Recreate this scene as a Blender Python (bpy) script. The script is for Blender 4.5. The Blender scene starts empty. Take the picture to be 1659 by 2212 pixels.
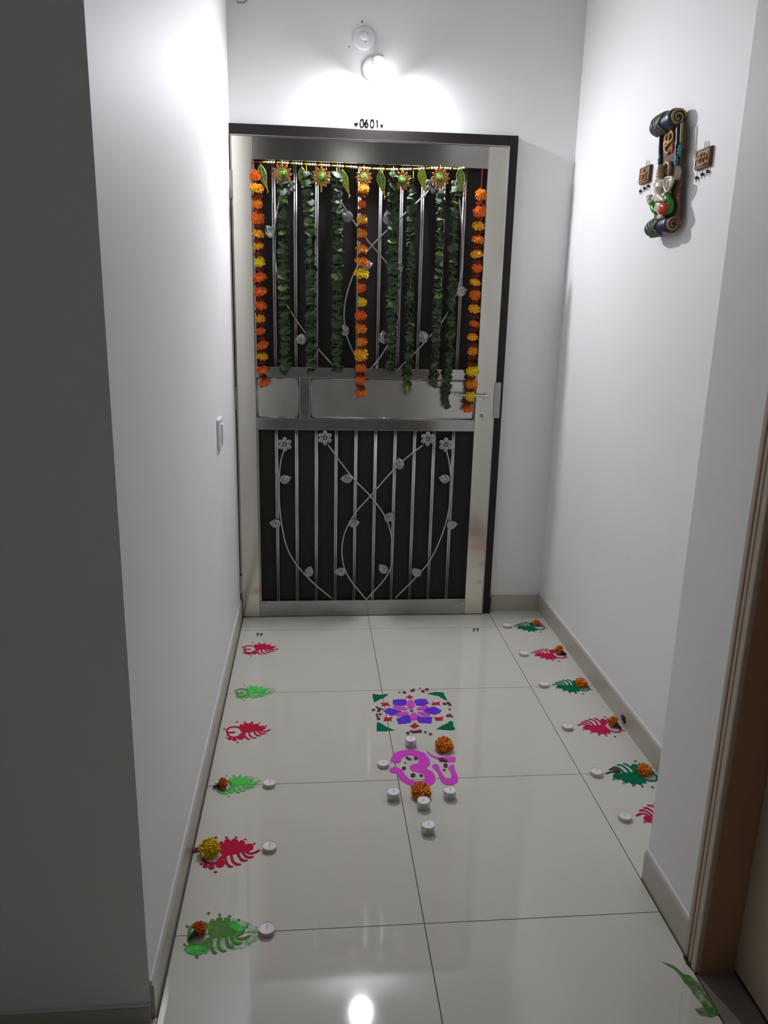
import bpy, bmesh, math, random
from mathutils import Vector, Matrix, Quaternion
random.seed(7)
PI = math.pi
sc = bpy.context.scene
COL = sc.collection

# ------------------------------------------------------------------ camera
CAM = Vector((-0.2763, -3.3755, 1.4685))
CR = Vector((0.99543, -0.09000, 0.02332)); 
YAW, PITCH, ROLL, FPX = 0.0963, 0.2602, 0.0241, 1686.70
IW, IH = 1659.0, 2212.0
def cam_axes():
    cy, sy, cp, sp = math.cos(YAW), math.sin(YAW), math.cos(PITCH), math.sin(PITCH)
    f = Vector((sy*cp, cy*cp, -sp)); r = Vector((cy, -sy, 0)); u = r.cross(f)
    c, s = math.cos(ROLL), math.sin(ROLL)
    return c*r + s*u, -s*r + c*u, f
CR, CU, CF = cam_axes()
cd = bpy.data.cameras.new('camera'); cam = bpy.data.objects.new('camera', cd); COL.objects.link(cam)
cam.matrix_world = Matrix((( CR.x, CU.x, -CF.x, CAM.x), (CR.y, CU.y, -CF.y, CAM.y), (CR.z, CU.z, -CF.z, CAM.z), (0, 0, 0, 1)))
cd.sensor_fit = 'HORIZONTAL'; cd.sensor_width = 36; cd.lens = 36*FPX/IW; cd.clip_start = 0.02
sc.camera = cam

# ------------------------------------------------------------------ world, lights, exposure
w = bpy.data.worlds.new('world'); sc.world = w; w.use_nodes = True
w.node_tree.nodes['Background'].inputs[0].default_value = (0.02, 0.02, 0.02, 1)
w.node_tree.nodes['Background'].inputs[1].default_value = 0.3
sc.view_settings.view_transform = 'Standard'; sc.view_settings.look = 'None'
sc.view_settings.gamma = 1; sc.view_settings.use_curve_mapping = False
sc.view_settings.exposure = 0.0
BULB = 1460.0          # radiance of the bulb's diffuser
CORR = 2.0            # watts of a dim fill light added behind the viewer, no known lamp
la = bpy.data.lights.new('corridor_fill', 'AREA'); la.shape = 'DISK'; la.size = 0.3; la.energy = CORR; la.color = (1, 0.98, 0.97)
lo = bpy.data.objects.new('corridor_fill', la); lo.location = (0.1, -4.4, 2.80); COL.objects.link(lo)

# ------------------------------------------------------------------ surveying: rays of the photograph onto real planes
def ray(u, v):
    return CF + CR*((u-IW/2)/FPX) - CU*((v-IH/2)/FPX)
def hit(u, v, axis, val):
    d = ray(u, v); return CAM + d*((val-CAM[axis])/d[axis])
def F(u, v, z=0.0): return hit(u, v, 2, z)
def G(u, v, y=0.158): return hit(u, v, 1, y)
def R(u, v, x=0.865): return hit(u, v, 0, x)

# ------------------------------------------------------------------ materials
def lin(c):
    if isinstance(c, str): c = tuple(int(c[i:i+2], 16)/255 for i in (0, 2, 4))
    return tuple((x/12.92 if x <= 0.04045 else ((x+0.055)/1.055)**2.4) for x in c) + (1,)
def mat(name, col, rough=0.5, metal=0.0, var=0.0, scale=20.0, bump=0.0, bscale=200.0, spec=0.5, emit=None, coords='Object', stretch=None):
    m = bpy.data.materials.new(name); m.use_nodes = True
    nt = m.node_tree; b = nt.nodes['Principled BSDF']
    c = lin(col)
    b.inputs['Base Color'].default_value = c; b.inputs['Roughness'].default_value = rough
    b.inputs['Metallic'].default_value = metal; b.inputs['Specular IOR Level'].default_value = spec
    tc = nt.nodes.new('ShaderNodeTexCoord'); src = tc.outputs[coords]
    if stretch:
        mp = nt.nodes.new('ShaderNodeMapping'); mp.inputs['Scale'].default_value = stretch
        nt.links.new(src, mp.inputs[0]); src = mp.outputs[0]
    if var:
        n = nt.nodes.new('ShaderNodeTexNoise'); n.inputs['Scale'].default_value = scale; n.inputs['Detail'].default_value = 5
        nt.links.new(src, n.inputs['Vector'])
        mx = nt.nodes.new('ShaderNodeMix'); mx.data_type = 'RGBA'
        mx.inputs[6].default_value = tuple(x*(1-var) for x in c[:3]) + (1,)
        mx.inputs[7].default_value = tuple(min(1, x*(1+var)) for x in c[:3]) + (1,)
        nt.links.new(n.outputs['Fac'], mx.inputs[0]); nt.links.new(mx.outputs[2], b.inputs['Base Color'])
    if bump:
        n2 = nt.nodes.new('ShaderNodeTexNoise'); n2.inputs['Scale'].default_value = bscale; n2.inputs['Detail'].default_value = 3
        nt.links.new(src, n2.inputs['Vector'])
        bp = nt.nodes.new('ShaderNodeBump'); bp.inputs['Strength'].default_value = bump; bp.inputs['Distance'].default_value = 0.002
        nt.links.new(n2.outputs['Fac'], bp.inputs['Height']); nt.links.new(bp.outputs[0], b.inputs['Normal'])
    if emit:
        b.inputs['Emission Color'].default_value = lin(emit[0]); b.inputs['Emission Strength'].default_value = emit[1]
    return m
def dusty(name, col, cover, scale=900.0):
    """loose powder: grains of colour with floor showing between them"""
    m = mat(name, col, 0.95, var=0.25, scale=300, spec=0.1)
    nt = m.node_tree; b = nt.nodes['Principled BSDF']
    tc = nt.nodes.new('ShaderNodeTexCoord'); n = nt.nodes.new('ShaderNodeTexNoise'); n.inputs['Scale'].default_value = scale; n.inputs['Detail'].default_value = 2
    n2 = nt.nodes.new('ShaderNodeTexNoise'); n2.inputs['Scale'].default_value = 45; n2.inputs['Detail'].default_value = 2
    nt.links.new(tc.outputs['Object'], n.inputs['Vector']); nt.links.new(tc.outputs['Object'], n2.inputs['Vector'])
    ad = nt.nodes.new('ShaderNodeMath'); ad.operation = 'MULTIPLY_ADD'; ad.inputs[1].default_value = 0.5
    nt.links.new(n2.outputs['Fac'], ad.inputs[0]); nt.links.new(n.outputs['Fac'], ad.inputs[2])
    mr = nt.nodes.new('ShaderNodeMapRange'); mr.inputs[1].default_value = 0.75 - 0.35*(cover-0.5) - 0.04; mr.inputs[2].default_value = 0.75 - 0.35*(cover-0.5) + 0.04
    nt.links.new(ad.outputs[0], mr.inputs[0]); nt.links.new(mr.outputs[0], b.inputs['Alpha'])
    return m
M = {}
M['wall'] = mat('white wall paint', 'eeeeec', 0.6, var=0.02, scale=3, bump=0.12, bscale=60)
M['wall_r'] = mat('white wall paint right', 'eeeeec', 0.6, var=0.02, scale=3, bump=0.12, bscale=60)
M['ceil'] = mat('ceiling paint', 'd8d8d8', 0.8, var=0.02)
M['tile'] = mat('polished vitrified tile', 'cfccc1', 0.045, var=0.035, scale=6, spec=0.5)
M['grout'] = mat('grout', '5c5850', 0.9, var=0.2, scale=40)
M['skirt'] = mat('marble skirting', 'b9b4a6', 0.3, var=0.09, scale=9)
M['lip'] = mat('skirting plaster lip', 'dcdcdc', 0.7)
M['frame'] = mat('dark door frame', '211a1b', 0.5, var=0.25, scale=25, spec=0.3)
M['wood'] = mat('brown door jamb', 'a37c60', 0.45, var=0.12, scale=8, stretch=(6, 6, 1))
M['casing'] = mat('taupe painted casing', 'b9a997', 0.45, var=0.05, scale=6)
M['leafdoor'] = mat('taupe door leaf', 'b9aa96', 0.45, var=0.05, scale=5)
M['dirt'] = mat('dark floor dirt', '2c211b', 0.9, var=0.3, scale=60)
M['steel'] = mat('polished steel', 'a5a4a0', 0.14, metal=1.0, var=0.28, scale=7)  # tone noise paints mottled dark reflections into the rails
M['steel_b'] = mat('brushed steel', 'c6c6c4', 0.28, metal=1.0, var=0.05, scale=10)
M['steel_l'] = mat('pressed steel', 'a4a4a2', 0.3, metal=0.9, bump=0.3, bscale=120)
M['steel_s'] = mat('satin steel stile', 'd2cfc4', 0.12, metal=0.9, var=0.05, scale=4)
M['steel_p'] = mat('steel sheet with painted reflections', 'd0cfc9', 0.24, metal=1.0, var=0.2, scale=9)  # uneven tone stands in for blotchy reflections in the panels
M['screen'] = mat('dark mesh screen', '2f2b2a', 0.75, var=0.12, scale=5, bump=0.5, bscale=900, spec=0.25)
M['hole'] = mat('black slot', '0b0b0b', 0.9)
M['white_pl'] = mat('white plastic', 'e8e8ea', 0.35)
M['grey_pl'] = mat('grey number plastic', '0c0c0e', 1.0, spec=0.0)
M['pencil'] = mat('dark scuff', '55524f', 0.9, var=0.3, scale=80)
M['glow'] = mat('translucent bulb neck', 'ffffff', 0.4, emit=('f6f6ff', 9.0))
M['bulb'] = mat('lit diffuser', 'ffffff', 0.5, emit=('f5f6ff', BULB))
M['mg_o'] = mat('orange marigold', 'fb9020', 0.75, var=0.3, scale=60)
M['mg_r'] = mat('red orange marigold', 'ee7020', 0.75, var=0.3, scale=60)
M['mg_a'] = mat('amber marigold', 'fbb020', 0.75, var=0.25, scale=60)
M['mg_y'] = mat('yellow marigold', 'f2cc10', 0.75, var=0.2, scale=60)
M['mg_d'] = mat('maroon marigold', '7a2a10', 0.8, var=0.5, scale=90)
M['calyx'] = mat('green calyx', '2f4420', 0.7, var=0.2)
M['gleaf'] = mat('dark glossy leaf', '25391c', 0.62, var=0.25, scale=30)
M['gleaf2'] = mat('mid green leaf', '334a24', 0.6, var=0.25, scale=30)
M['gleaf3'] = mat('yellowing leaf', '6b7d2c', 0.4, var=0.25, scale=30)
M['thread'] = mat('red thread', 'a8281c', 0.8)
M['ythread'] = mat('yellow thread', 'c9c020', 0.6)
M['gold'] = mat('gold enamel edge', 'e0bc60', 0.35, metal=0.5)
M['pearl'] = mat('pearl bead', 'f2e6cc', 0.2)
M['en_green'] = mat('green enamel', '1f7a24', 0.45, var=0.15, scale=80)
M['en_lgreen'] = mat('light green enamel', '6ea32c', 0.25, var=0.15, scale=80)
M['en_red'] = mat('red enamel', 'b8442c', 0.3, var=0.2, scale=80)
M['p_red'] = mat('crimson powder', 'c62344', 0.95, var=0.18, scale=350, bump=0.8, bscale=700, spec=0.1)
M['p_red_r'] = mat('rose red powder', 'c42452', 0.95, var=0.18, scale=350, bump=0.8, bscale=700, spec=0.1)
M['p_dgreen'] = mat('dark green powder', '0a7050', 0.95, var=0.18, scale=350, bump=0.8, bscale=700, spec=0.1)
M['p_purple'] = mat('violet powder', '6a3ad2', 0.95, var=0.15, scale=350, bump=0.8, bscale=700, spec=0.1)
M['p_pink'] = mat('pink powder', 'e04ed0', 0.95, var=0.12, scale=350, bump=0.8, bscale=700, spec=0.1)
M['p_teal'] = mat('teal powder', '2c6c78', 0.95)
M['p_lgreen'] = dusty('light green powder', '5fd860', 0.75)
M['p_lgreen_f'] = dusty('faint light green powder', '74cf70', 0.22)
M['p_ogreen'] = dusty('olive green powder', '63994e', 0.72)
M['p_ogreen2'] = dusty('smeared green powder', '4f8a34', 0.42)
M['p_fred'] = dusty('faint red powder', 'c4557a', 0.5)
M['rose'] = mat('dark rose petal', '6a0f38', 0.75, var=0.5, scale=90)
M['cup'] = mat('aluminium candle cup', 'c4c2c2', 0.35, metal=0.6)
M['wax'] = mat('white wax', 'ebe7ea', 0.4)
M['waxp'] = mat('pinkish wax', 'e8dcdc', 0.45)
M['cup_p'] = mat('pale candle side', 'cac2c2', 0.45, metal=0.1)
M['wick'] = mat('wick', 'cfcac4', 0.9)
M['clay'] = mat('brown terracotta', '6c4f3e', 0.75, var=0.22, scale=60, bump=1.0, bscale=260)
M['navy'] = mat('navy glaze', '221e44', 0.4, var=0.3, scale=60)
M['sage'] = mat('sage green glaze', '4f5c46', 0.5, var=0.35, scale=60, bump=0.6, bscale=120)
M['tan'] = mat('tan clay', 'a08a62', 0.5, var=0.3, scale=60)
M['dtan'] = mat('dark tan clay', '55402c', 0.6, var=0.3, scale=60)
M['ivory'] = mat('ivory glaze', 'd8d2be', 0.25, var=0.1, scale=60)
M['sleeve'] = mat('green glaze', '2f8a22', 0.15, var=0.15, scale=60)
M['cloth'] = mat('orange red glaze', 'c43c18', 0.15)
M['coral'] = mat('coral glaze', 'cf4a38', 0.4)
M['turq'] = mat('turquoise glaze', '3c98a8', 0.3)
M['ochre'] = mat('ochre clay', 'b8924a', 0.55, var=0.2, scale=90)
M['olive'] = mat('olive gold glaze', '8a8040', 0.4)
M['brick'] = mat('reddish brown clay', '8a4a34', 0.6, var=0.25, scale=90)
M['maroon'] = mat('maroon edge', '6a2c30', 0.5)

# ------------------------------------------------------------------ mesh helpers
def finish(name, bm, m, parent=None, smooth=False, bevel=0.0, label=None):
    bmesh.ops.recalc_face_normals(bm, faces=bm.faces)
    me = bpy.data.meshes.new(name); bm.to_mesh(me); bm.free()
    me.materials.append(m)
    if smooth:
        for p in me.polygons: p.use_smooth = True
    o = bpy.data.objects.new(name, me); COL.objects.link(o)
    if bevel:
        bv = o.modifiers.new('bevel', 'BEVEL'); bv.width = bevel; bv.segments = 2; bv.limit_method = 'ANGLE'
    if parent: o.parent = parent; o.matrix_parent_inverse = Matrix.Translation(parent.location).inverted() if parent.parent is None and parent.location.length else Matrix()
    if label: o['label'] = label
    return o
def thing(name, label, cat, loc=(0, 0, 0), group=None):
    o = bpy.data.objects.new(name, None); COL.objects.link(o); o.location = loc; o.empty_display_size = 0.02
    return tag(o, label, cat, group)
def tag(o, label, cat, group=None):
    o['label'] = label; o['category'] = cat
    if group: o['group'] = group
    return o
def struct(o): o['kind'] = 'structure'; return o
def box(bm, x0, x1, y0, y1, z0, z1):
    vs = [bm.verts.new((x, y, z)) for x in (x0, x1) for y in (y0, y1) for z in (z0, z1)]
    for f in ((0, 1, 3, 2), (4, 6, 7, 5), (0, 4, 5, 1), (2, 3, 7, 6), (0, 2, 6, 4), (1, 5, 7, 3)):
        bm.faces.new([vs[i] for i in f])
def boxo(name, m, dims, parent=None, bevel=0.0, label=None):
    bm = bmesh.new(); box(bm, *dims); return finish(name, bm, m, parent, bevel=bevel, label=label)
def tube(bm, pts, r, n=8, closed=False, cap=True):
    pts = [Vector(p) for p in pts]; rings = []
    N = len(pts); rr = r if isinstance(r, (list, tuple)) else [r]*N
    up = None
    for i, p in enumerate(pts):
        a = pts[i-1] if i > 0 else (pts[-1] if closed else p); b = pts[i+1] if i < N-1 else (pts[0] if closed else p)
        t = (b-a).normalized()
        if up is None:
            up = t.orthogonal().normalized()
        up = (up - t*up.dot(t)); up = up.normalized() if up.length > 1e-6 else t.orthogonal().normalized()
        s = t.cross(up)
        rings.append([bm.verts.new(p + rr[i]*(math.cos(2*PI*k/n)*up + math.sin(2*PI*k/n)*s)) for k in range(n)])
    for i in range(N if closed else N-1):
        A, B = rings[i], rings[(i+1) % N]
        for k in range(n): bm.faces.new([A[k], A[(k+1) % n], B[(k+1) % n], B[k]])
    if cap and not closed:
        bm.faces.new(rings[0][::-1]); bm.faces.new(rings[-1])
def smoothpts(pts, sub=6):
    pts = [Vector(p) for p in pts]; out = []
    if len(pts) < 3: return pts
    P = [pts[0]*2-pts[1]] + pts + [pts[-1]*2-pts[-2]]
    for i in range(1, len(P)-2):
        for j in range(sub):
            t = j/sub; a, b, c, d = P[i-1], P[i], P[i+1], P[i+2]
            out.append(0.5*((2*b) + (c-a)*t + (2*a-5*b+4*c-d)*t*t + (3*b-a-3*c+d)*t**3))
    out.append(pts[-1]); return out
def lathe(bm, prof, n=24, mtx=None):
    rings = []
    for (r, z) in prof:
        if r < 1e-6: rings.append([bm.verts.new((0, 0, z))])
        else: rings.append([bm.verts.new((r*math.cos(2*PI*k/n), r*math.sin(2*PI*k/n), z)) for k in range(n)])
    for A, B in zip(rings, rings[1:]):
        for k in range(n):
            k2 = (k+1) % n
            if len(A) == 1 and len(B) == 1: continue
            if len(A) == 1: bm.faces.new([A[0], B[k2], B[k]])
            elif len(B) == 1: bm.faces.new([A[k], A[k2], B[0]])
            else: bm.faces.new([A[k], A[k2], B[k2], B[k]])
    if mtx is not None:
        bmesh.ops.transform(bm, matrix=mtx, verts=[v for r_ in rings for v in r_])
def prism(bm, poly, off, jit=0.0):
    """poly: 3D outline (planar), off: extrusion vector"""
    off = Vector(off)
    if jit:
        q = []
        for i, p in enumerate(poly):
            a, b = Vector(p), Vector(poly[(i+1) % len(poly)]); n = max(1, int((b-a).length/0.004))
            for j in range(n):
                v = a.lerp(b, j/n); q.append(v + Vector((random.uniform(-jit, jit), random.uniform(-jit, jit), 0)))
        poly = q
    v0 = [bm.verts.new(p) for p in poly]; v1 = [bm.verts.new(Vector(p)+off) for p in poly]
    n = len(v0)
    fs = [bm.faces.new(v0[::-1]), bm.faces.new(v1)]
    for i in range(n): bm.faces.new([v0[i], v0[(i+1) % n], v1[(i+1) % n], v1[i]])
    for f_ in fs: f_.normal_update()
    bmesh.ops.triangulate(bm, faces=fs, ngon_method='EAR_CLIP')
def ribbon(pts, w0, w1=None, z=0.0, taper=True):
    """outline of a brush stroke lying in the plane of its points (xy)"""
    pts = smoothpts(pts, 4); L, Rr = [], []; N = len(pts)
    for i, p in enumerate(pts):
        t = (pts[min(i+1, N-1)] - pts[max(i-1, 0)]); t.z = 0; t.normalize(); s = Vector((-t.y, t.x, 0))
        k = i/(N-1); ww = w0 + ((w1 if w1 is not None else w0)-w0)*k
        if taper: ww *= min(1, 0.35+4*k, 0.35+4*(1-k))
        L.append(p+s*ww/2); Rr.append(p-s*ww/2)
    return L + Rr[::-1]
def ell(c, rx, ry, rot=0, n=16):
    return [(c[0]+rx*math.cos(t)*math.cos(rot)-ry*math.sin(t)*math.sin(rot), c[1]+rx*math.cos(t)*math.sin(rot)+ry*math.sin(t)*math.cos(rot)) for t in (2*PI*k/n for k in range(n))]
def ellipsoid(bm, c, r, rot=None, u=16, v=10):
    res = bmesh.ops.create_uvsphere(bm, u_segments=u, v_segments=v, radius=1.0)
    m = Matrix.Translation(c) @ (rot.to_4x4() if rot else Matrix()) @ Matrix.Diagonal((r[0], r[1], r[2], 1))
    bmesh.ops.transform(bm, matrix=m, verts=res['verts'])

# ------------------------------------------------------------------ setting
XL, XR, YB, XP, YP, YN, ZC = -0.613, 0.865, 0.205, 0.612, -1.681, -2.02, 2.86
DX0, DX1, DZ = -0.613, 0.603, 2.172      # opening of the entrance door
boxo0 = lambda n, m, d: struct(boxo(n, m, d))
boxo0('wall_left', M['wall'], (XL-0.12, XL, YN, 0.42, 0, ZC))
bm = bmesh.new(); box(bm, DX1, XR+0.12, YB, YB+0.2, 0, ZC); box(bm, DX0, DX1, YB, YB+0.2, DZ, ZC)
struct(finish('wall_back', bm, M['wall']))
boxo0('wall_right', M['wall_r'], (XR, XR+0.12, YP, YB, 0, ZC))
bm = bmesh.new()
box(bm, XP, XR+0.12, -1.93, YP, 0, ZC); box(bm, XP, XR+0.12, -3.05, -1.93, 2.2, ZC); box(bm, XP, XR+0.12, -5.4, -3.05, 0, ZC)
struct(finish('wall_corridor_right', bm, M['wall_r']))
boxo0('wall_near_left', M['wall'], (-3.1, XL-0.12, YN, YN+0.12, 0, ZC))
boxo0('wall_corridor_end', M['wall'], (-3.22, -3.1, -5.5, YN+0.12, 0, ZC))
boxo0('wall_front', M['wall'], (-3.1, XR+0.12, -5.5, -5.4, 0, ZC))
boxo0('ceiling', M['ceil'], (-3.2, XR+0.12, -5.5, YB+0.2, ZC, ZC+0.1))
floor = boxo0('floor', M['grout'], (-3.2, XR+0.12, -5.5, 0.42, -0.06, -0.0022))
def tile(x0, x1, y0, y1):
    g = 0.0013
    if x1-x0 < 0.01 or y1-y0 < 0.01: return
    boxo('tile', M['tile'], (x0+g, x1-g, y0+g, y1-g, -0.012, 0.0), floor)
ys = [0.2, 0.0, -0.6, -1.2, -1.8, -2.4, -3.0, -3.6, -4.2, -4.8, -5.4]
for a, b in zip(ys, ys[1:]):
    for x0, x1 in ((-0.6, 0.0), (0.0, 0.6)): tile(x0, x1, b, a)
    if b > -1.7: tile(0.6, XR, b, a)
    elif a > YP: tile(0.6, XR, YP, a)
for a, b in zip(ys[4:], ys[5:]):
    for k in range(4): tile(-3.0+0.6*k, -2.4+0.6*k, b, min(a, YN))
# skirtings: stone band with a rounded plaster lip above
HB = 0.083
def skirt(n, d, lip):
    o = boxo0(n, M['skirt'], d)
    l = boxo('plaster_lip', M['lip'], lip, o, bevel=0.0015)
skirt('baseboard_left', (XL, XL+0.009, YN, 0.150, 0, HB), (XL, XL+0.005, YN, 0.150, HB, HB+0.012))
skirt('baseboard_right', (XR-0.009, XR, YP, YB, 0, HB), (XR-0.006, XR, YP, YB, HB, HB+0.012))
skirt('baseboard_back', (DX1+0.012, XR-0.009, YB-0.009, YB, 0, HB), (DX1+0.012, XR-0.006, YB-0.005, YB, HB, HB+0.01))
skirt('baseboard_corridor_right', (XP-0.009, XP, -1.93, YP, 0, HB), (XP-0.006, XP, -1.93, YP, HB, HB+0.012))
skirt('baseboard_near_left', (-3.1, XL, YN-0.012, YN, 0, 0.036), (-3.1, XL, YN-0.008, YN, 0.036, 0.040))
boxo('floor_patch', M['dirt'], (DX1-0.042, DX1+0.012, 0.166, 0.215, 0.0, 0.06), None) if False else None

# entrance door frame (dark granite look) and, far right, the taupe neighbour door
d1 = struct(boxo('door_1', mat('dark door leaf', '2a2320', 0.5, var=0.2), (DX0, DX1, 0.31, 0.35, 0.0, DZ)))
bm = bmesh.new()
box(bm, 0.5630, DX1, 0.172, 0.30, 0.0, DZ)
box(bm, DX0, 0.5630, 0.172, 0.30, 2.126, DZ)
box(bm, DX0, -0.6045, 0.172, 0.30, 0.0, 2.126)
finish('door_frame', bm, M['frame'], d1, bevel=0.003)
bm = bmesh.new()                                         # thin bright steel angle round the gate
box(bm, 0.5628, 0.5660, 0.166, 0.200, 0.0, 2.129); box(bm, -0.6075, 0.5628, 0.166, 0.200, 2.1262, 2.1295); box(bm, -0.6080, -0.6050, 0.166, 0.200, 0.0, 2.129)
finish('frame_edge', bm, M['steel_b'], d1, label='thin bright steel edging strip')
boxo('threshold', M['dirt'], (DX0, DX1, 0.172, 0.30, 0.0, 0.006), d1)
d2 = struct(boxo('door_2', M['leafdoor'], (0.690, 0.73, -2.93, -1.993, 0.012, 2.12), bevel=0.002))
bm = bmesh.new(); box(bm, 0.640, 0.76, -1.993, -1.93, 0, 2.2); box(bm, 0.640, 0.76, -3.05, -2.93, 0, 2.2); box(bm, 0.640, 0.76, -2.93, -1.993, 2.12, 2.2)
finish('jamb', bm, M['wood'], d2)
for i, (ya, yb_, xf) in enumerate(((-1.946, -1.930, 0.601), (-1.963, -1.951, 0.601), (-1.989, -1.969, 0.599))):
    bm = bmesh.new(); box(bm, xf, 0.640, ya, yb_, 0, 2.2)
    finish('casing_rib', bm, M['casing'], d2, bevel=0.003)
bm = bmesh.new(); box(bm, 0.607, 0.640, -1.9905, -1.928, 0, 2.2); finish('casing', bm, M['casing'], d2)
bm = bmesh.new(); box(bm, 0.6095, 0.645, -1.9932, -1.9907, 0.0, 2.2); finish('jamb_edge', bm, M['wood'], d2)
boxo('threshold', mat('stone threshold', '7a6f66', 0.5, var=0.15, scale=12), (0.602, 0.69, -2.93, -1.994, 0.0, 0.004), d2)
bm = bmesh.new()
prism(bm, [F(1475, 2062, 0.0005), F(1484, 2066, 0.0005), F(1496, 2082, 0.0005), F(1512, 2092, 0.0005), F(1516, 2106, 0.0005), F(1500, 2101, 0.0005), F(1482, 2082, 0.0005)], (0, 0, 0.001), 0.001)
finish('dirt', bm, M['dirt'], d2)
# made-up fitting over the added fill light behind the viewer
cl = thing('fill_fitting', 'added round white ceiling fitting for the unseen fill light behind the viewer', 'light', (0.1, -4.4, ZC))
bm = bmesh.new(); lathe(bm, [(0.0, 0.0), (0.17, 0.0), (0.17, -0.02), (0.16, -0.03), (0.0, -0.03)], 24, Matrix.Translation((0.1, -4.4, ZC))); finish('housing', bm, M['white_pl'], cl)

# ------------------------------------------------------------------ steel safety gate
gate = thing('steel_gate', 'polished stainless steel safety gate with floral bars, closed across the entrance door', 'gate', (-0.02, 0.158, 0))
YG = 0.158
GXL, GXR, GZT = -0.603, 0.5605, 2.123
SL, SR = -0.522, 0.474
def gb(name, m, x0, x1, z0, z1, y0=YG, y1=0.19, bevel=0.002, label=None): return boxo(name, m, (x0, x1, y0, y1, z0, z1), gate, bevel, label)
gb('stile', M['steel_s'], GXL, SL, 0.004, GZT); gb('stile', M['steel_s'], SR, GXR, 0.004, GZT)
gb('rail', M['steel'], SL, SR, 2.034, GZT); gb('rail', M['steel'], SL, SR, 1.143, 1.190)
gb('rail', M['steel'], SL, SR, 0.908, 0.958); gb('rail', M['steel'], SL, SR, 0.004, 0.083)
gb('mullion', M['steel'], -0.328, -0.282, 0.958, 1.143)
gb('panel', M['steel_p'], SL, -0.328, 0.958, 1.143, 0.170, 0.178, 0, 'flat polished steel sheet')
gb('panel', M['steel_p'], -0.282, SR, 0.958, 1.143, 0.170, 0.178, 0, 'flat polished steel sheet')
for (a, b) in ((SL, -0.328), (-0.282, SR)):
    bm = bmesh.new(); t = 0.006
    pts = [(a+t, 0.166, 0.964), (b-t, 0.166, 0.964), (b-t, 0.166, 1.137), (a+t, 0.166, 1.137)]
    for i in range(4): tube(bm, [pts[i], pts[(i+1) % 4]], 0.004, 6)
    finish('beading', bm, M['steel'], gate, True)
gb('screen', M['screen'], SL, SR, 0.083, 0.908, 0.186, 0.189, 0, 'dark mesh sheet behind the bars')
gb('screen', M['screen'], SL, SR, 1.190, 2.034, 0.186, 0.189, 0, 'dark mesh sheet behind the bars')
# slim sub-frame beside the hinge stile
gb('inner_strip', M['steel'], SL, SL+0.010, 1.190, 2.034, 0.160, 0.186, 0.001); gb('inner_strip', M['steel'], SL, SL+0.010, 0.083, 0.908, 0.160, 0.186, 0.001)
for k in range(10):
    x = -0.433 + 0.0905*k
    for (z0, z1) in ((1.186, 2.038), (0.080, 0.912)):
        bm = bmesh.new()
        for dx in (-0.0042, 0.0042): tube(bm, [(x+dx, 0.170, z0), (x+dx, 0.170, z1)], 0.0042, 8)
        finish('bar', bm, M['steel_b'], gate, True)
YV = 0.160
def g3(p, y=YV): return G(p[0], p[1], y)
stems_low = [[(614, 972), (606, 1000), (603, 1060), (608, 1130), (625, 1195), (665, 1248), (718, 1294)],
    [(708, 960), (760, 1030), (803, 1075), (836, 1125), (848, 1185), (838, 1240), (790, 1296)],
    [(915, 960), (860, 1005), (803, 1068), (765, 1112), (742, 1160), (740, 1210), (755, 1250), (792, 1296)],
    [(965, 975), (971, 1005), (974, 1060), (963, 1130), (935, 1200), (903, 1242), (854, 1292)]]
stems_up = [[(607, 418), (600, 450), (590, 520), (596, 570), (606, 620), (626, 670), (680, 745), (720, 789)],
    [(718, 405), (745, 450), (790, 515), (838, 572), (862, 630), (858, 700), (828, 762), (800, 797)],
    [(935, 403), (898, 440), (845, 490), (795, 540), (765, 590), (746, 650), (744, 700), (756, 745), (782, 795)],
    [(990, 415), (997, 490), (998, 560), (990, 620), (965, 680), (915, 742), (858, 800)]]
for st in stems_low + stems_up:
    bm = bmesh.new(); tube(bm, smoothpts([g3(p) for p in st], 5), 0.0036, 8); finish('vine_stem', bm, M['steel_b'], gate, True)
def vine_leaf(c, ang, L=24):
    """pressed leaf, point towards ang (degrees, image up = 90)"""
    cen = g3(c, 0.154); s = L/455.0; d = Vector((math.cos(math.radians(ang)), 0, math.sin(math.radians(ang)))); q = Vector((-d.z, 0, d.x))
    bm = bmesh.new(); prof = [(-0.5, 0.0), (-0.44, 0.22), (-0.25, 0.38), (0.0, 0.40), (0.25, 0.27), (0.42, 0.10), (0.54, 0.0)]
    mid = [bm.verts.new(cen + d*(t*s) + Vector((0, -0.004 if 0 < i < 6 else -0.001, 0))) for i, (t, h) in enumerate(prof)]
    for sg in (1, -1):
        out = [bm.verts.new(cen + d*(t*s) + q*(sg*h*s)) for t, h in prof]
        rib = [bm.verts.new(cen + d*((t-0.04)*s) + q*(sg*h*s*0.5) + Vector((0, -0.0015 if i % 2 else -0.0035, 0))) for i, (t, h) in enumerate(prof)]
        for i in range(6):
            for A, B in ((mid, rib), (rib, out)):
                try: bm.faces.new([A[i], A[i+1], B[i+1], B[i]])
                except Exception: pass
    bmesh.ops.remove_doubles(bm, verts=bm.verts, dist=1e-5)
    o = finish('vine_leaf', bm, M['steel_l'], gate, False)
    so = o.modifiers.new('s', 'SOLIDIFY'); so.thickness = 0.0012
for c, a in (((617, 1035), 20), ((594, 1131), 175), ((668, 1234), 75), ((748, 1034), 185), ((765, 1130), 5), ((734, 1235), 185), ((841, 1116), 50), ((827, 1228), 130), ((899, 1236), 140), ((959, 1034), 165), ((977, 1134), 10), ((863, 1001), 95),
             ((583, 499), 130), ((748, 468), 180), ((838, 470), 100), ((997, 629), 15), ((650, 733), 190), ((915, 727), 120), ((829, 728), 100), ((741, 712), 140), ((861, 577), 60), ((792, 572), 10)):
    vine_leaf(c, a, 26 if c[1] < 800 else 24)
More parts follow.
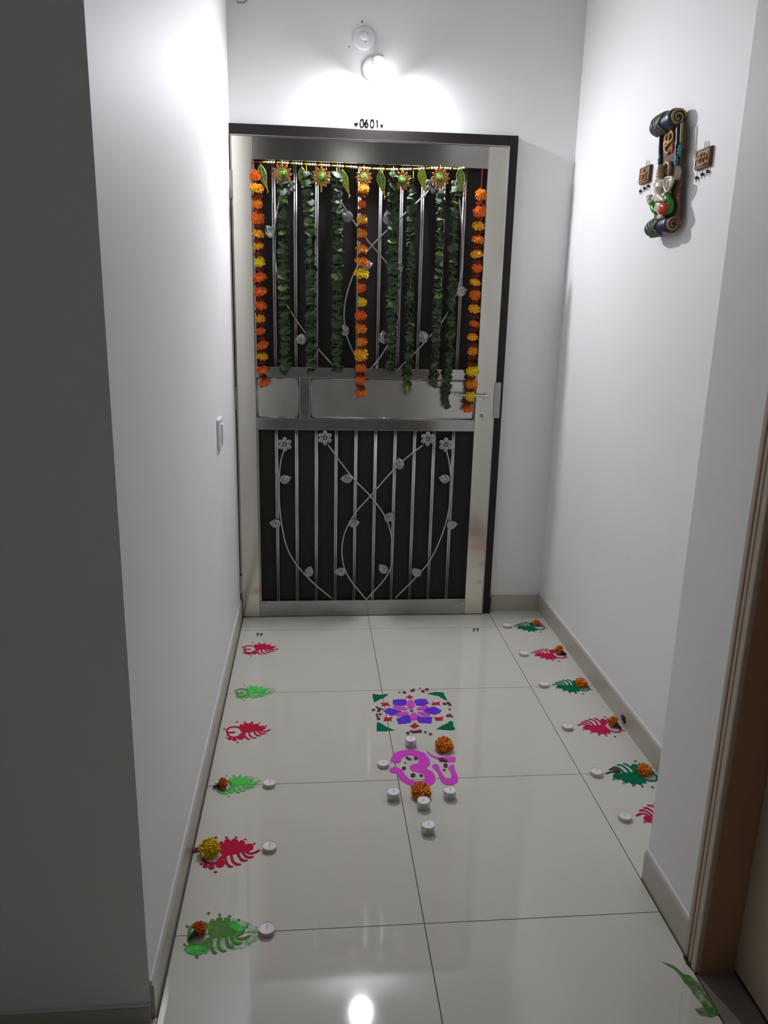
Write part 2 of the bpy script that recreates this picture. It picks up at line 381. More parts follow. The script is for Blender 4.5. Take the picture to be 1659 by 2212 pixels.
def vine_flower(c, r=15.5):
    cen = g3(c, 0.152); s = r/455.0; bm = bmesh.new()
    for k in range(6):
        a = PI/6 + k*PI/3
        ellipsoid(bm, cen + Vector((math.cos(a)*s*0.62, 0, math.sin(a)*s*0.62)), (s*0.40, 0.005, s*0.33), Matrix.Rotation(-a, 3, 'Y'), 12, 8)
    ellipsoid(bm, cen + Vector((0, -0.001, 0)), (s*0.2, 0.006, s*0.2), None, 10, 6)
    finish('vine_flower', bm, M['steel_l'], gate, True)
for c in ((615, 960), (702, 946), (924, 948), (963, 961), (622, 402), (697, 384), (936, 400), (990, 402)): vine_flower(c)
# handle, lock, latch, hinges, screws
bm = bmesh.new(); a, b = G(984, 853, 0.125), G(1050, 856, 0.125)
tube(bm, smoothpts([a, a.lerp(b, 0.5), b, b+Vector((0.008, 0.01, 0)), b+Vector((0.009, 0.034, 0))], 3), 0.0055, 10); finish('lever_handle', bm, M['steel_b'], gate, True, label='steel lever handle')
h = G(1041, 897); bm = bmesh.new(); lathe(bm, [(0, -0.004), (0.011, -0.004), (0.013, 0.001)], 16, Matrix.Translation((h.x, YG, h.z)) @ Matrix.Rotation(PI/2, 4, 'X') @ Matrix.Scale(-1, 4, (0, 0, 1)))
kh = finish('keyhole', bm, M['steel_b'], gate, True); boxo('slot', M['hole'], (h.x-0.0018, h.x+0.0018, YG-0.0052, YG-0.003, h.z-0.007, h.z+0.006), kh)
h = G(1055, 857); gb('handle_plate', M['steel_b'], h.x-0.022, h.x+0.018, h.z-0.018, h.z+0.018, YG-0.003, YG, 0.001)
a = G(1067, 826); b = G(1080, 903); gb('latch_plate', M['steel_l'], 0.558, 0.588, b.z, a.z, 0.153, 0.1575, 0.001, 'bright steel latch plate')
for (z0, z1) in ((1.88, 1.99), (1.00, 1.10), (0.125, 0.215)):
    o = gb('hinge', M['steel_l'], GXL-0.009, GXL+0.002, z0, z1, 0.149, 0.160, 0.002)
for p in ((573, 1310), (1000, 1305)):
    h = G(*p); bm = bmesh.new(); lathe(bm, [(0, -0.003), (0.005, -0.003), (0.006, 0)], 10, Matrix.Translation(h) @ Matrix.Rotation(-PI/2, 4, 'X')); finish('screw', bm, M['steel_b'], gate, True)

# ------------------------------------------------------------------ marigolds
def marigold_mesh(name, m, seed, n=95, flat=0.8):
    rnd = random.Random(seed); bm = bmesh.new()
    for i in range(n):
        z = 1 - 1.55*(i+0.5)/n; ph = i*2.399963 + rnd.uniform(-.25, .25); rr = math.sqrt(max(0, 1-z*z))
        d = Vector((rr*math.cos(ph), rr*math.sin(ph), z)); t = d.orthogonal().normalized(); t.rotate(Quaternion(d, rnd.uniform(0, 6.28))); b = d.cross(t)
        L = rnd.uniform(0.9, 1.1); w_ = rnd.uniform(0.13, 0.2)
        pts = [d*0.45, d*(0.8*L)+t*w_+b*0.03, d*(L)+t*w_*0.7-b*0.08, d*(L*1.03)-t*w_*0.2-b*0.02, d*(L*0.98)-t*w_*0.9+b*0.06, d*(0.78*L)-t*w_]
        vs = [bm.verts.new((p.x, p.y, p.z*flat)) for p in pts]; c = bm.verts.new((d*(0.9*L)+b*0.07).to_3d()*1)
        c.co.z *= flat
        for k in range(6):
            if k != 5: bm.faces.new([c, vs[k], vs[k+1]])
        bm.faces.new([c, vs[5], vs[0]])
    ellipsoid(bm, (0, 0, -0.02), (0.72, 0.72, 0.68*flat), None, 10, 7)
    me = bpy.data.meshes.new(name); bm.to_mesh(me); bm.free(); me.materials.append(m); return me
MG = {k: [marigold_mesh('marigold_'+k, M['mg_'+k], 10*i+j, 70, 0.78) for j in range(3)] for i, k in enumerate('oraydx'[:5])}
def mobj(name, me, parent=None, loc=(0, 0, 0), rot=None, scl=(1, 1, 1)):
    o = bpy.data.objects.new(name, me); COL.objects.link(o)
    o.parent = parent; L = Vector(loc) - (parent.location if parent else Vector())
    o.matrix_local = Matrix.Translation(L) @ (rot.to_4x4() if rot is not None else Matrix()) @ Matrix.Diagonal((*scl, 1))
    return o
YM = 0.128
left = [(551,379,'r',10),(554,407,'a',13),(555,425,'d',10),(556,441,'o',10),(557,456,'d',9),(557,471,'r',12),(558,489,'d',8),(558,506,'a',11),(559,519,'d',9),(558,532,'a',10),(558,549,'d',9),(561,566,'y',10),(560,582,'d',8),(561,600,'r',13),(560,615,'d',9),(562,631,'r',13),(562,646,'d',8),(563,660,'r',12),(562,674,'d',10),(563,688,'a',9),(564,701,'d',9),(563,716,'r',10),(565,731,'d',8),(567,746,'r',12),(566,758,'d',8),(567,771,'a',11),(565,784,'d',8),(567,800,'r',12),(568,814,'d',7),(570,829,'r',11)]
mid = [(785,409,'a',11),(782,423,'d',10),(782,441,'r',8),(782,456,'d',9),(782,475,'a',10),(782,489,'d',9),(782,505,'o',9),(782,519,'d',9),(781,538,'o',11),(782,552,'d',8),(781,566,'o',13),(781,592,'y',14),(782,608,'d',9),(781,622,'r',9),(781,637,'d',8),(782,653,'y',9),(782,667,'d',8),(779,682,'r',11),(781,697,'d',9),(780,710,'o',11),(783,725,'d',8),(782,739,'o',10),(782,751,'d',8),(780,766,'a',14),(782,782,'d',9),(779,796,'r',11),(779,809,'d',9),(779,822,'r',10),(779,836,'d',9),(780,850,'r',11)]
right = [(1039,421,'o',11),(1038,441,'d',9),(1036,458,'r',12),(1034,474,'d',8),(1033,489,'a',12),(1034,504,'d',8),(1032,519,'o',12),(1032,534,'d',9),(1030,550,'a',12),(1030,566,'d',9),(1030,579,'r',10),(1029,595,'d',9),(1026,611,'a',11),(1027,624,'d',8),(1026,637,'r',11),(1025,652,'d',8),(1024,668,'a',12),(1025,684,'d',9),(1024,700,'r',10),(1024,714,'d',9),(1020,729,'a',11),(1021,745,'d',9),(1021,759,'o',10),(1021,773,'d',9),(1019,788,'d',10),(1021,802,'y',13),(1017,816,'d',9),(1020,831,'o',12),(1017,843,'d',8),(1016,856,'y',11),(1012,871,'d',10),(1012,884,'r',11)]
cnt = 0
for lst, top, lab in ((left, (548, 352), 'leftmost orange and maroon marigold garland hanging on the gate by the left stile'),
                      (mid, (787, 363), 'middle orange marigold garland with a large yellow bloom, hanging at the centre of the gate'),
                      (right, (1042, 362), 'rightmost marigold garland, yellow blooms near its lower end, hanging across the lever handle')):
    p0 = G(top[0], top[1], YM+0.02)
    t = thing('marigold_garland', lab, 'garland', tuple(p0), 'marigold garlands on the gate')
    bm = bmesh.new(); tube(bm, [p0] + [G(u, v, YM) for u, v, _, _ in lst], 0.0012, 5); finish('string', bm, M['thread'], t)
    for (u, v, k, r) in lst:
        dist = 455.0; s = r/dist*1.06
        rot = Matrix.Rotation(random.uniform(0, 6.28), 3, 'Z')
        if k != 'd': rot = Matrix.Rotation(random.uniform(1.2, 1.7)*random.choice((0.25, 1, 1)), 3, 'X') @ rot
        y = YM
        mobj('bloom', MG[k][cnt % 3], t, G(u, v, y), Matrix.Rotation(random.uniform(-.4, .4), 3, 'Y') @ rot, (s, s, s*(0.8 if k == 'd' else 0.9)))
        cnt += 1

# ------------------------------------------------------------------ folded leaf garlands
def fold_leaf(seed, m):
    rnd = random.Random(seed); bm = bmesh.new()
    L, W, H = 1.0, 0.30, 0.28; N = 6; rows = []
    for i in range(N+1):
        x = -0.5 + i/N; w_ = W*math.sin(PI*min(1, max(0.02, (i/N)**0.8)))*(1-0.25*i/N)
        z = H*(0.35*(1-4*x*x)) + rnd.uniform(-.03, .03)
        rows.append([bm.verts.new((x, -w_, z-w_*0.9)), bm.verts.new((x, -w_*0.5, z-0.05)), bm.verts.new((x, 0, z+0.05)), bm.verts.new((x, w_*0.5, z-0.02)), bm.verts.new((x, w_, z-w_*0.5))])
    for A, B in zip(rows, rows[1:]):
        for k in range(4): bm.faces.new([A[k], B[k], B[k+1], A[k+1]])
    me = bpy.data.meshes.new('folded_leaf'); bm.to_mesh(me); bm.free(); me.materials.append(m)
    for p in me.polygons: p.use_smooth = False
    return me
LF = [fold_leaf(i, M['gleaf'] if i < 3 else (M['gleaf2'] if i < 5 else M['gleaf3'])) for i in range(6)]
LG = [([(611, 385), (612, 480), (612, 600), (616, 720), (617, 802)], 'leaf garland of folded dark green leaves directly beneath the leftmost sun medallion'),
      ([(662, 372), (668, 480), (671, 600), (672, 720), (673, 806)], 'leaf garland of folded dark green leaves below the second leaf pendant'),
      ([(727, 376), (730, 480), (728, 600), (728, 720), (729, 800)], 'leaf garland of folded green leaves hanging just left of the middle marigold garland'),
      ([(850, 375), (849, 480), (848, 600), (846, 700), (843, 806)], 'leaf garland of dark green leaves hanging left of the fourth sun medallion'),
      ([(893, 385), (887, 480), (887, 600), (884, 720), (882, 850)], 'leaf garland right of the fourth sun medallion, ending in yellow-green leaves'),
      ([(953, 410), (952, 480), (947, 600), (943, 700), (938, 838)], 'leaf garland of dark green leaves below the last sun medallion, second from the right'),
      ([(984, 405), (980, 500), (977, 600), (974, 720), (966, 830), (964, 876)], 'longest leaf garland, thin-ended, first left of the right marigold garland')]
for gi, (path, lab) in enumerate(LG):
    P = smoothpts([G(u, v, 0.128) for u, v in path], 12)
    t = thing('leaf_garland', lab, 'garland', tuple(P[0]), 'leaf garlands on the gate')
    bm = bmesh.new(); tube(bm, [P[0]+Vector((0, 0.01, 0.03))] + P[::6] + [P[-1]], 0.001, 5); finish('string', bm, M['ythread'], t)
    # arc length walk
    tot = sum((b-a).length for a, b in zip(P, P[1:])); n = int(tot/0.0138); acc = 0; j = 0
    for i in range(n):
        target = (i+0.5)*tot/n
        while j < len(P)-2 and acc + (P[j+1]-P[j]).length < target: acc += (P[j+1]-P[j]).length; j += 1
        p = P[j].lerp(P[j+1], (target-acc)/max(1e-6, (P[j+1]-P[j]).length))
        last = gi in (4, 6) and i > n-5
        k = random.choice((0, 1, 2, 0, 1, 2, 3, 4)) if not (gi == 4 and last) else 5
        if random.random() < 0.02: k = 5
        sz = random.uniform(0.044, 0.060)*(0.85 if gi > 3 else 1)
        tilt = random.uniform(-0.45, 0.45) + (random.choice((-1.2, 1.2)) if (last or random.random() < 0.10) else 0)
        rot = Matrix.Rotation(tilt, 3, 'Y') @ Matrix.Rotation(random.uniform(-0.7, 0.7) + (PI if random.random() < .5 else 0), 3, 'Z') @ Matrix.Rotation(random.uniform(-0.5, 0.9), 3, 'X')
        mobj('leaf', LF[k], t, p + Vector((random.uniform(-.003, .003), random.uniform(-.006, .004), 0)), rot, (sz, sz*1.1, sz*random.uniform(1.3, 2.0)))

# ------------------------------------------------------------------ beaded toran with pendants
tor = thing('bead_toran', 'yellow beaded string with sun medallions and green leaf pendants, tied across the gate top', 'door hanging', tuple(G(780, 355, 0.15)))
line = [(541, 350), (560, 350), (600, 351), (650, 354), (700, 357), (750, 360), (800, 364), (850, 366), (900, 365), (950, 363), (990, 365), (1008, 360)]
LP = smoothpts([G(u, v, 0.140) for u, v in line], 6)
bm = bmesh.new(); tube(bm, LP, 0.0012, 5); finish('string', bm, M['thread'], tor)
bm = bmesh.new(); e = G(1008, 360, 0.140); tube(bm, smoothpts([e, G(1013, 354, 0.13), G(1021, 349, 0.128)], 4), 0.0011, 5); finish('thread_end', bm, M['thread'], tor)
bmy, bmp = bmesh.new(), bmesh.new()
tot = sum((b-a).length for a, b in zip(LP, LP[1:]))
def along(s):
    acc = 0
    for a, b in zip(LP, LP[1:]):
        l = (b-a).length
        if acc + l >= s: return a.lerp(b, (s-acc)/l)
        acc += l
    return LP[-1]
s = 0.05; k = 0
while s < tot-0.02:
    tube(bmy, [along(s), along(s+0.009), along(s+0.018)], 0.0032, 6); s += 0.0235
    for j in range(3):
        ellipsoid(bmp, along(s), (0.0052,)*3, None, 8, 6); s += 0.0108
    s += 0.001
finish('tube_beads', bmy, M['ythread'], tor, True); o = finish('pearl_beads', bmp, M['pearl'], tor, True)
def flatpoly(bm, cen, pts, y0, th):   # pts in (x,z) metres around cen, front face at y0
    prism(bm, [Vector((cen.x+x, y0, cen.z+z)) for x, z in pts], (0, -th, 0))
S = 1/452.0
def pendant_leaf(u, v, lean=0.0):
    top = G(u, v-24, 0.140); hgt = 44*S; bm = bmesh.new()
    def P(t, h):  # t down 0..1
        bend = 0.10*t*t*hgt*2 + lean*t*hgt
        return (bend + h, -t*hgt)
    prof = [(0.0, 0.0), (0.06, 0.006), (0.18, 0.0135), (0.32, 0.0175), (0.46, 0.0165), (0.6, 0.012), (0.74, 0.0075), (0.88, 0.004), (1.0, 0.0)]
    out = [P(t, h) for t, h in prof] + [P(t, -h) for t, h in prof[::-1][1:-1]]
    top2 = top + Vector((0, 0, -0.008))
    flatpoly(bm, top2, out, 0.137, 0.002); lf = finish('leaf_pendant', bm, M['en_green'] if random.random() < .5 else M['en_lgreen'], tor)
    bm = bmesh.new(); w3 = lambda q: Vector((top2.x+q[0], 0.1345, top2.z+q[1]))
    tube(bm, [w3(q) for q in out], 0.0009, 5, closed=True); tube(bm, [w3(P(t/8, 0)) for t in range(9)], 0.0009, 5)
    for t in (0.2, 0.34, 0.48, 0.62):
        hh = 0.014 if t < 0.5 else 0.008
        for sg in (1, -1): tube(bm, [w3(P(t+0.12, 0)), w3(P(t, sg*hh))], 0.0007, 4)
    tube(bm, [top, top2], 0.001, 5)
    finish('gold_veins', bm, M['gold'], lf)
    bm = bmesh.new(); q = w3(P(1.0, 0)); ellipsoid(bm, q+Vector((0.001, 0, -0.004)), (0.004,)*3, None, 8, 6); ellipsoid(bm, q+Vector((0.0, 0, -0.011)), (0.003,)*3, None, 8, 6)
    finish('pearl', bm, M['gold'], lf, True)
for u, v, l in ((563, 375, 0.08), (652, 381, 0.0), (739, 386, 0.12), (822, 389, 0.0), (911, 383, 0.0), (994, 383, 0.0)): pendant_leaf(u, v, l)
def letters(bm, cen, strokes, sc_, y, r):
    for st in strokes: tube(bm, [Vector((cen.x+x*sc_, y, cen.z+z*sc_)) for x, z in st], r, 5)
# devanagari words as strokes: shubh / shri / labh
SHUBH = [[(-1, .7), (1, .7)], [(-.95, .55), (-.55, .5), (-.6, .1), (-.9, .15), (-.95, -.1), (-.6, -.5)], [(-.25, .7), (-.25, -.7)], [(-.3, -.7), (-.5, -.9), (-.1, -.95)], [(.1, .6), (.15, .2), (.55, .15), (.3, -.1), (.15, -.35)], [(.75, .7), (.75, -.7)], [(.55, .15), (.75, .15)]]
SHRI = [[(-.8, .7), (.9, .7)], [(-.7, .55), (-.2, .5), (-.3, .1), (-.65, .15), (-.7, -.15), (-.2, -.5)], [(.1, .7), (.1, -.7)], [(.1, -.1), (-.2, -.55)], [(.55, .7), (.55, -.7)], [(.55, .7), (.3, 1.1), (-.1, .95)]]
LABH = [[(-1, .7), (1, .7)], [(-.95, -.2), (-.85, .25), (-.65, .1), (-.6, -.3), (-.55, .2), (-.35, .3)], [(-.35, .7), (-.35, -.7)], [(0, .7), (0, -.7)], [(.25, .6), (.3, .2), (.65, .15), (.4, -.1), (.3, -.35)], [(.85, .7), (.85, -.7)], [(.65, .15), (.85, .15)]]
for (u, v, r, word) in ((609, 376, 19.5, SHUBH), (694, 383, 19.5, SHRI), (786, 384, 16.5, None), (869, 391, 18.5, LABH), (951, 385, 18.5, LABH)):
    c = G(u, v, 0.133); s_ = r*S; bm = bmesh.new()
    off = random.uniform(0, 0.3)
    star = []
    for k in range(12):
        a = 2*PI*k/12 + PI/2
        star += [(0.58*s_*math.cos(a-0.20), 0.58*s_*math.sin(a-0.20)), (0.80*s_*math.cos(a-0.13), 0.80*s_*math.sin(a-0.13)), (s_*math.cos(a), s_*math.sin(a)), (0.80*s_*math.cos(a+0.13), 0.80*s_*math.sin(a+0.13)), (0.58*s_*math.cos(a+0.20), 0.58*s_*math.sin(a+0.20))]
    flatpoly(bm, c, star, 0.133, 0.002); md = finish('sun_medallion', bm, M['en_red'], tor)
    bm = bmesh.new()
    for k in range(12): tube(bm, [Vector((c.x+x, 0.1305, c.z+z)) for x, z in star[5*k:5*k+5]], 0.0011, 5)
    tube(bm, [Vector((c.x+0.5*s_*math.cos(t), 0.130, c.z+0.5*s_*math.sin(t))) for t in (2*PI*i/20 for i in range(20))], 0.0011, 5, closed=True)
    tube(bm, [Vector((c.x, 0.132, c.z+s_)), Vector((c.x, 0.139, c.z+s_+0.012))], 0.001, 5)
    ellipsoid(bm, (c.x, 0.131, c.z-s_-0.004), (0.0038,)*3, None, 8, 6); ellipsoid(bm, (c.x, 0.131, c.z-s_-0.012), (0.003,)*3, None, 8, 6)
    finish('gold_rim', bm, M['gold'], md, True)
    bm = bmesh.new(); lathe(bm, [(0, 0.002), (0.44*s_, 0.002), (0.49*s_, 0)], 20, Matrix.Translation((c.x, 0.131, c.z)) @ Matrix.Rotation(PI/2, 4, 'X')); finish('enamel_disc', bm, M['en_green'], md, True)
    bm = bmesh.new()
    if word: letters(bm, c, word, 0.28*s_, 0.1268, 0.0015)
    else:
        for i in range(14):
            a = i*2.4; rr = 0.4*s_*math.sqrt(i/14); ellipsoid(bm, (c.x+rr*math.cos(a), 0.1265, c.z+rr*math.sin(a)), (0.0035, 0.002, 0.0025), None, 6, 5)
    finish('gold_letters' if word else 'gold_relief', bm, M['gold'], md, True)

# ------------------------------------------------------------------ lamp, round boss, door number, switch, wall marks
lamp = thing('wall_lamp', 'lit white bulb in an angled holder on the wall above the door', 'lamp', (-0.01, YB, 2.40))
bm = bmesh.new(); lathe(bm, [(0, 0.016), (0.040, 0.016), (0.046, 0.010), (0.047, 0)], 28, Matrix.Translation((-0.020, YB, 2.405)) @ Matrix.Rotation(PI/2, 4, 'X')); finish('back_plate', bm, M['white_pl'], lamp, True)
AX = Vector((0.0, -0.48, -0.88)).normalized(); BC = Vector((0.0, 0.124, 2.372))
Qm = Matrix.Translation(BC) @ AX.to_track_quat('Z', 'Y').to_matrix().to_4x4()
bm = bmesh.new(); lathe(bm, [(0, -0.074), (0.021, -0.074), (0.023, -0.060), (0.018, -0.058), (0.018, -0.050), (0.0, -0.050)], 24, Qm)
finish('holder', bm, M['white_pl'], lamp, True)
bm = bmesh.new(); tube(bm, [Vector((-0.012, YB-0.006, 2.425)), BC-AX*0.05], 0.013, 10); finish('arm', bm, M['white_pl'], lamp, True)
bm = bmesh.new(); lathe(bm, [(0.014, -0.056), (0.018, -0.045), (0.038, -0.012), (0.043, 0.0), (0.0, 0.0)], 28, Qm); bb = finish('bulb_base', bm, M['glow'], lamp, True)
bm = bmesh.new(); lathe(bm, [(0.0400, 0.0005), (0.0375, 0.004), (0.031, 0.0065), (0.024, 0.0080), (0.015, 0.0090)], 28, Qm); finish('bulb', bm, M['bulb'], lamp, True, label='glowing frosted diffuser')
bm = bmesh.new(); lathe(bm, [(0.0151, 0.0091), (0.0, 0.0100)], 16, Qm); finish('bulb_tip', bm, M['glow'], lamp, True)

bs = thing('round_boss', 'round white plastic cover plate on the wall above the lamp', 'cover plate', tuple(G(788, 83, YB)))
p = G(787, 83, YB); Qb = Matrix.Translation(p) @ Matrix.Rotation(PI/2, 4, 'X')
bm = bmesh.new(); lathe(bm, [(0, 0.010), (0.038, 0.010), (0.044, 0.007), (0.046, 0)], 36, Qb); finish('plate', bm, M['white_pl'], bs, True)
bm = bmesh.new(); lathe(bm, [(0, 0.019), (0.012, 0.0185), (0.0165, 0.015), (0.0175, 0.010)], 24, Qb @ Matrix.Translation((0, 0.006, 0))); finish('centre_cap', bm, M['white_pl'], bs, True)
boxo('screw_slot', M['pencil'], (p.x+0.0005, p.x+0.006, YB-0.012, YB-0.010, p.z-0.0165, p.z-0.0135), bs)

def text_mesh(body, size, font=None, ext=0.0):
    cu = bpy.data.curves.new('t', 'FONT'); cu.body = body; cu.size = size; cu.extrude = ext; cu.align_x = 'CENTER'; cu.align_y = 'CENTER'
    o = bpy.data.objects.new('t', cu); COL.objects.link(o); dg = bpy.context.evaluated_depsgraph_get()
    me = bpy.data.meshes.new_from_object(o.evaluated_get(dg)); bpy.data.objects.remove(o); return me
num = thing('door_number', 'small raised house number 0601 on the wall under the lamp', 'door number', tuple(G(797, 268, YB)))
DG = {'0': [[(-.28, .25), (-.2, .45), (0, .5), (.2, .45), (.28, .25), (.28, -.25), (.2, -.45), (0, -.5), (-.2, -.45), (-.28, -.25), (-.28, .25)]],
      '6': [[(.2, .45), (-.05, .42), (-.25, .1), (-.28, -.2), (-.2, -.42), (0, -.5), (.2, -.42), (.28, -.2), (.2, 0), (0, .06), (-.2, -.02), (-.27, -.2)]],
      '1': [[(-.1, .35), (.08, .5), (.08, -.5)]]}
for ch, u in zip('0601', (782, 792, 804, 814)):
    c = G(u, 266.5 + (u-797)*0.035, YB-0.0015); bm = bmesh.new()
    for st in DG[ch]: tube(bm, [Vector((c.x+x*0.024, YB-0.0020, c.z+z*0.030)) for x, z in st], 0.0030, 6)
    finish('digit', bm, M['grey_pl'], num, True)
for u, v, s_ in ((769.5, 267.5, 1.35), (824.5, 271, 1.1)):
    c = G(u, v, YB); bm = bmesh.new()
    flatpoly(bm, c, [(0, -0.008*s_), (0.006*s_, -0.001), (0.005*s_, 0.004*s_), (0.002*s_, 0.004*s_), (0, 0.001), (-0.002*s_, 0.004*s_), (-0.005*s_, 0.004*s_), (-0.006*s_, -0.001)], YB, 0.003)
    finish('heart_stud', bm, mat('dark stud', '0c0c0e', 1.0, spec=0.0), num, label='tiny grey heart-shaped stud')

sw = thing('wall_switch', 'white plastic bell switch plate on the left wall beside the gate', 'switch', (XL, -0.50, 1.0))
a = Vector((XL, -0.50, 1.003))
boxo('plate', M['white_pl'], (XL, XL+0.012, -0.555, -0.455, 0.945, 1.055), sw, 0.004)
boxo('rocker', M['white_pl'], (XL+0.012, XL+0.018, -0.520, -0.490, 0.965, 1.035), sw, 0.003)
# marks on plaster
bm = bmesh.new(); tube(bm, [G(u, v, YB-0.001) for u, v in ((512, 3), (513, 5.5), (520, 6), (528, 5), (533, 1))], 0.0016, 5)
tag(finish('wall_scribble', bm, M['pencil']), 'dark squiggle mark high on the back wall in its left corner', 'wall mark')
for (u, v, r_, lab) in ((782, 47, 2.2, 'small grey chip in the plaster just above the round cover plate'), (754, 101, 1.6, 'tiny grey nick in the plaster left of the round cover plate')):
    bm = bmesh.new(); c = G(u, v, YB); flatpoly(bm, c, [(x*0.0021*r_, y*0.0028*r_) for x, y in ((-1, -.6), (-.1, -.3), (.6, -1), (.8, .5), (.1, 1), (-.3, .2))], YB, 0.0008)
    tag(finish('plaster_chip', bm, M['pencil']), lab, 'wall mark')

# ------------------------------------------------------------------ rangoli powder designs on the floor
ZT = 0.0013
def pw(name, poly, m, parent, z=0.0, th=ZT, jit=0.0007):
    bm = bmesh.new(); prism(bm, [Vector((p[0], p[1], z+0.0002)) for p in poly], (0, 0, th), jit); return finish(name, bm, m, parent)
# feather motif measured once on the large crimson one, then re-used
Z5 = lambda X, Y: F(360+X/5.027, 1660+Y/5.027)
RC, TT = Z5(490, 935), Z5(1015, 885)
mot_stroke = [([(640, 900), (640, 1000), (680, 1062), (722, 1070)], 18), ([(700, 900), (712, 995), (760, 1042), (812, 1040)], 18), ([(760, 890), (790, 965), (832, 1003), (878, 998)], 19), ([(805, 880), (850, 948), (900, 970), (948, 955)], 18), ([(830, 880), (900, 925), (960, 915), (1015, 885)], 18)]
mot_body = [(566, 835), (575, 800), (600, 795), (625, 815), (630, 785), (655, 768), (690, 778), (700, 800), (705, 778), (735, 765), (768, 780), (780, 805), (800, 785), (830, 785), (855, 810), (850, 835), (885, 820), (925, 825), (945, 850), (935, 880), (890, 905), (840, 895), (800, 915), (740, 930), (680, 940), (640, 955), (612, 990), (635, 1035), (612, 1068), (575, 1080), (540, 1070), (527, 1045), (560, 1025), (590, 980), (603, 930), (598, 880)]
mot_blob = [((487, 1072), 36, 27), ((420, 1062), 30, 22)]
mot_dot = [((535, 752), 18, 10), ((650, 752), 17, 9), ((755, 752), 17, 9), ((855, 772), 15, 8), ((952, 820), 15, 9), ((375, 1042), 16, 10), ((530, 1127), 20, 10), ((352, 885), 18, 11)]
def mot(P, A, T):
    """map a traced point of the motif so that its head centre lands on A and its tail tip on T"""
    v0 = (TT-RC); v1 = (T-A); k = v1.length/v0.length; an = math.atan2(v1.y, v1.x) - math.atan2(v0.y, v0.x)
    d = (P-RC); c, s = math.cos(an)*k, math.sin(an)*k
    return Vector((A.x + c*d.x - s*d.y, A.y + s*d.x + c*d.y, 0))
def feather(A, T, m, lab, m2=None, mh=None, halo=None, clipx=None):
    A.z = T.z = 0
    t = thing('feather_rangoli', lab, 'rangoli', tuple((A+T)/2), 'feather rangolis along the walls')
    m2 = m2 or m; mh = mh or m
    f = lambda q: mot(Z5(*q), A, T)
    k = (T-A).length/(TT-RC).length
    pw('powder_body', [f(q) for q in mot_body], m, t, 0.0)
    for pts, w_ in mot_stroke: pw('powder_stroke', ribbon([f(q) for q in pts], w_*k/2350.0*0.9, w_*k/2350.0), m2, t, 0.0001)
    for c, rx, ry in mot_blob: pw('powder_blob', [f(q) for q in ell(c, rx, ry)], m, t, 0.0)
    for c, rx, ry in mot_dot: pw('powder_dot', [f(q) for q in ell(c, rx, ry, 0, 8)], m2, t, 0.0, jit=0.0004)
    # head: open ring with an inner heart stem
    ring = [f(q) for q in [(590+0, 960), (580, 985), (540, 1022), (480, 1035), (425, 1020), (395, 985), (400, 950), (385, 925), (395, 885), (440, 850), (505, 840), (560, 855), (592, 890), (600, 925)]]
    pw('head_ring', ribbon(ring, 0.0075*k, 0.0075*k, taper=False), mh, t, 0.0001)
    stem = [f(q) for q in ((398, 940), (450, 948), (500, 935))]
    pw('head_stem', ribbon(stem, 0.005*k, 0.011*k, taper=False), mh, t, 0.0002)
    if halo:
        hc = (A+T)/2; d = (T-A); L = d.length*0.72; an = math.atan2(d.y, d.x)
        pts = [(x, y) for x, y in ell((hc.x, hc.y), L*0.95, L*0.58, an, 40)]
        pts = [(hc.x+(x-hc.x)*random.uniform(.86, 1.05), hc.y+(y-hc.y)*random.uniform(.86, 1.05)) for x, y in pts]
        pw('powder_dust', pts, halo, t, 0.0, 0.0004)
    return t
fl = [((539.6, 1402.4), (602, 1401.5), 'r', 'crimson feather rangoli nearest the gate on the left, without flower or candle'),
      ((522.4, 1496.5), (585, 1493.7), 'g', 'smudged light green feather rangoli on the left, between the two bare crimson ones'),
      ((506, 1581.5), (584.8, 1576), 'r', 'crimson feather rangoli on the left without flower, third from the gate'),
      ((485.3, 1698), (556, 1690), 'g', 'light green feather rangoli on the left with a small orange flower lying stem out'),
      ((457.5, 1846), (562, 1836), 'r', 'large crimson feather rangoli on the left under a yellow marigold'),
      ((429.6, 2018), (542, 2021), 'o', 'olive and light green feather rangoli, nearest the viewer on the left')]
for a, b, k, lab in fl:
    A, T = F(*a), F(*b)
    if k == 'r': feather(A, T, M['p_red'], lab)
    elif k == 'g': feather(A, T, M['p_lgreen'], lab, M['p_lgreen'], M['p_ogreen'], M['p_lgreen_f'])
    else:
        t = feather(A, T, M['p_ogreen'], lab, M['p_ogreen'], M['p_ogreen'], M['p_lgreen_f'])
        pw('powder_patch', [F(*q) for q in ((398, 2050), (415, 2043), (440, 2045), (452, 2052), (446, 2060), (425, 2064), (405, 2060))], M['p_lgreen'], t, 0.0004)
        pw('powder_patch', [F(*q) for q in ((498, 1990), (512, 1992), (526, 2006), (524, 2014), (508, 2012), (496, 2002))], M['p_lgreen'], t, 0.0004)
fr = [((1163.4, 1354), (1109, 1354.4), 'd', 'dark green feather rangoli in the far right corner by the gate'),
      ((1207.6, 1414.8), (1147, 1411.4), 'p', 'rose red feather rangoli on the right, second from the gate'),
      ((1258, 1483.5), (1192.4, 1480), 'd', 'dark green feather rangoli on the right, third from the gate'),
      ((1323.5, 1570.6), (1247.5, 1567.6), 'p', 'rose red feather rangoli on the right beside the stained skirting'),
      ((1397.7, 1672.7), (1309, 1672.7), 'd', 'dark green feather rangoli on the right with a purple petal lying on its feathers')]
for a, b, k, lab in fr: feather(F(*a), F(*b), M['p_dgreen'] if k == 'd' else M['p_red_r'], lab)
T6 = F(1374, 1763.5); A5, T5 = F(1397.7, 1672.7), F(1309, 1672.7)
feather(T6 + (A5-T5)*0.98, T6, M['p_red_r'], 'rose red feather rangoli on the right, cut off from view by the projecting wall')
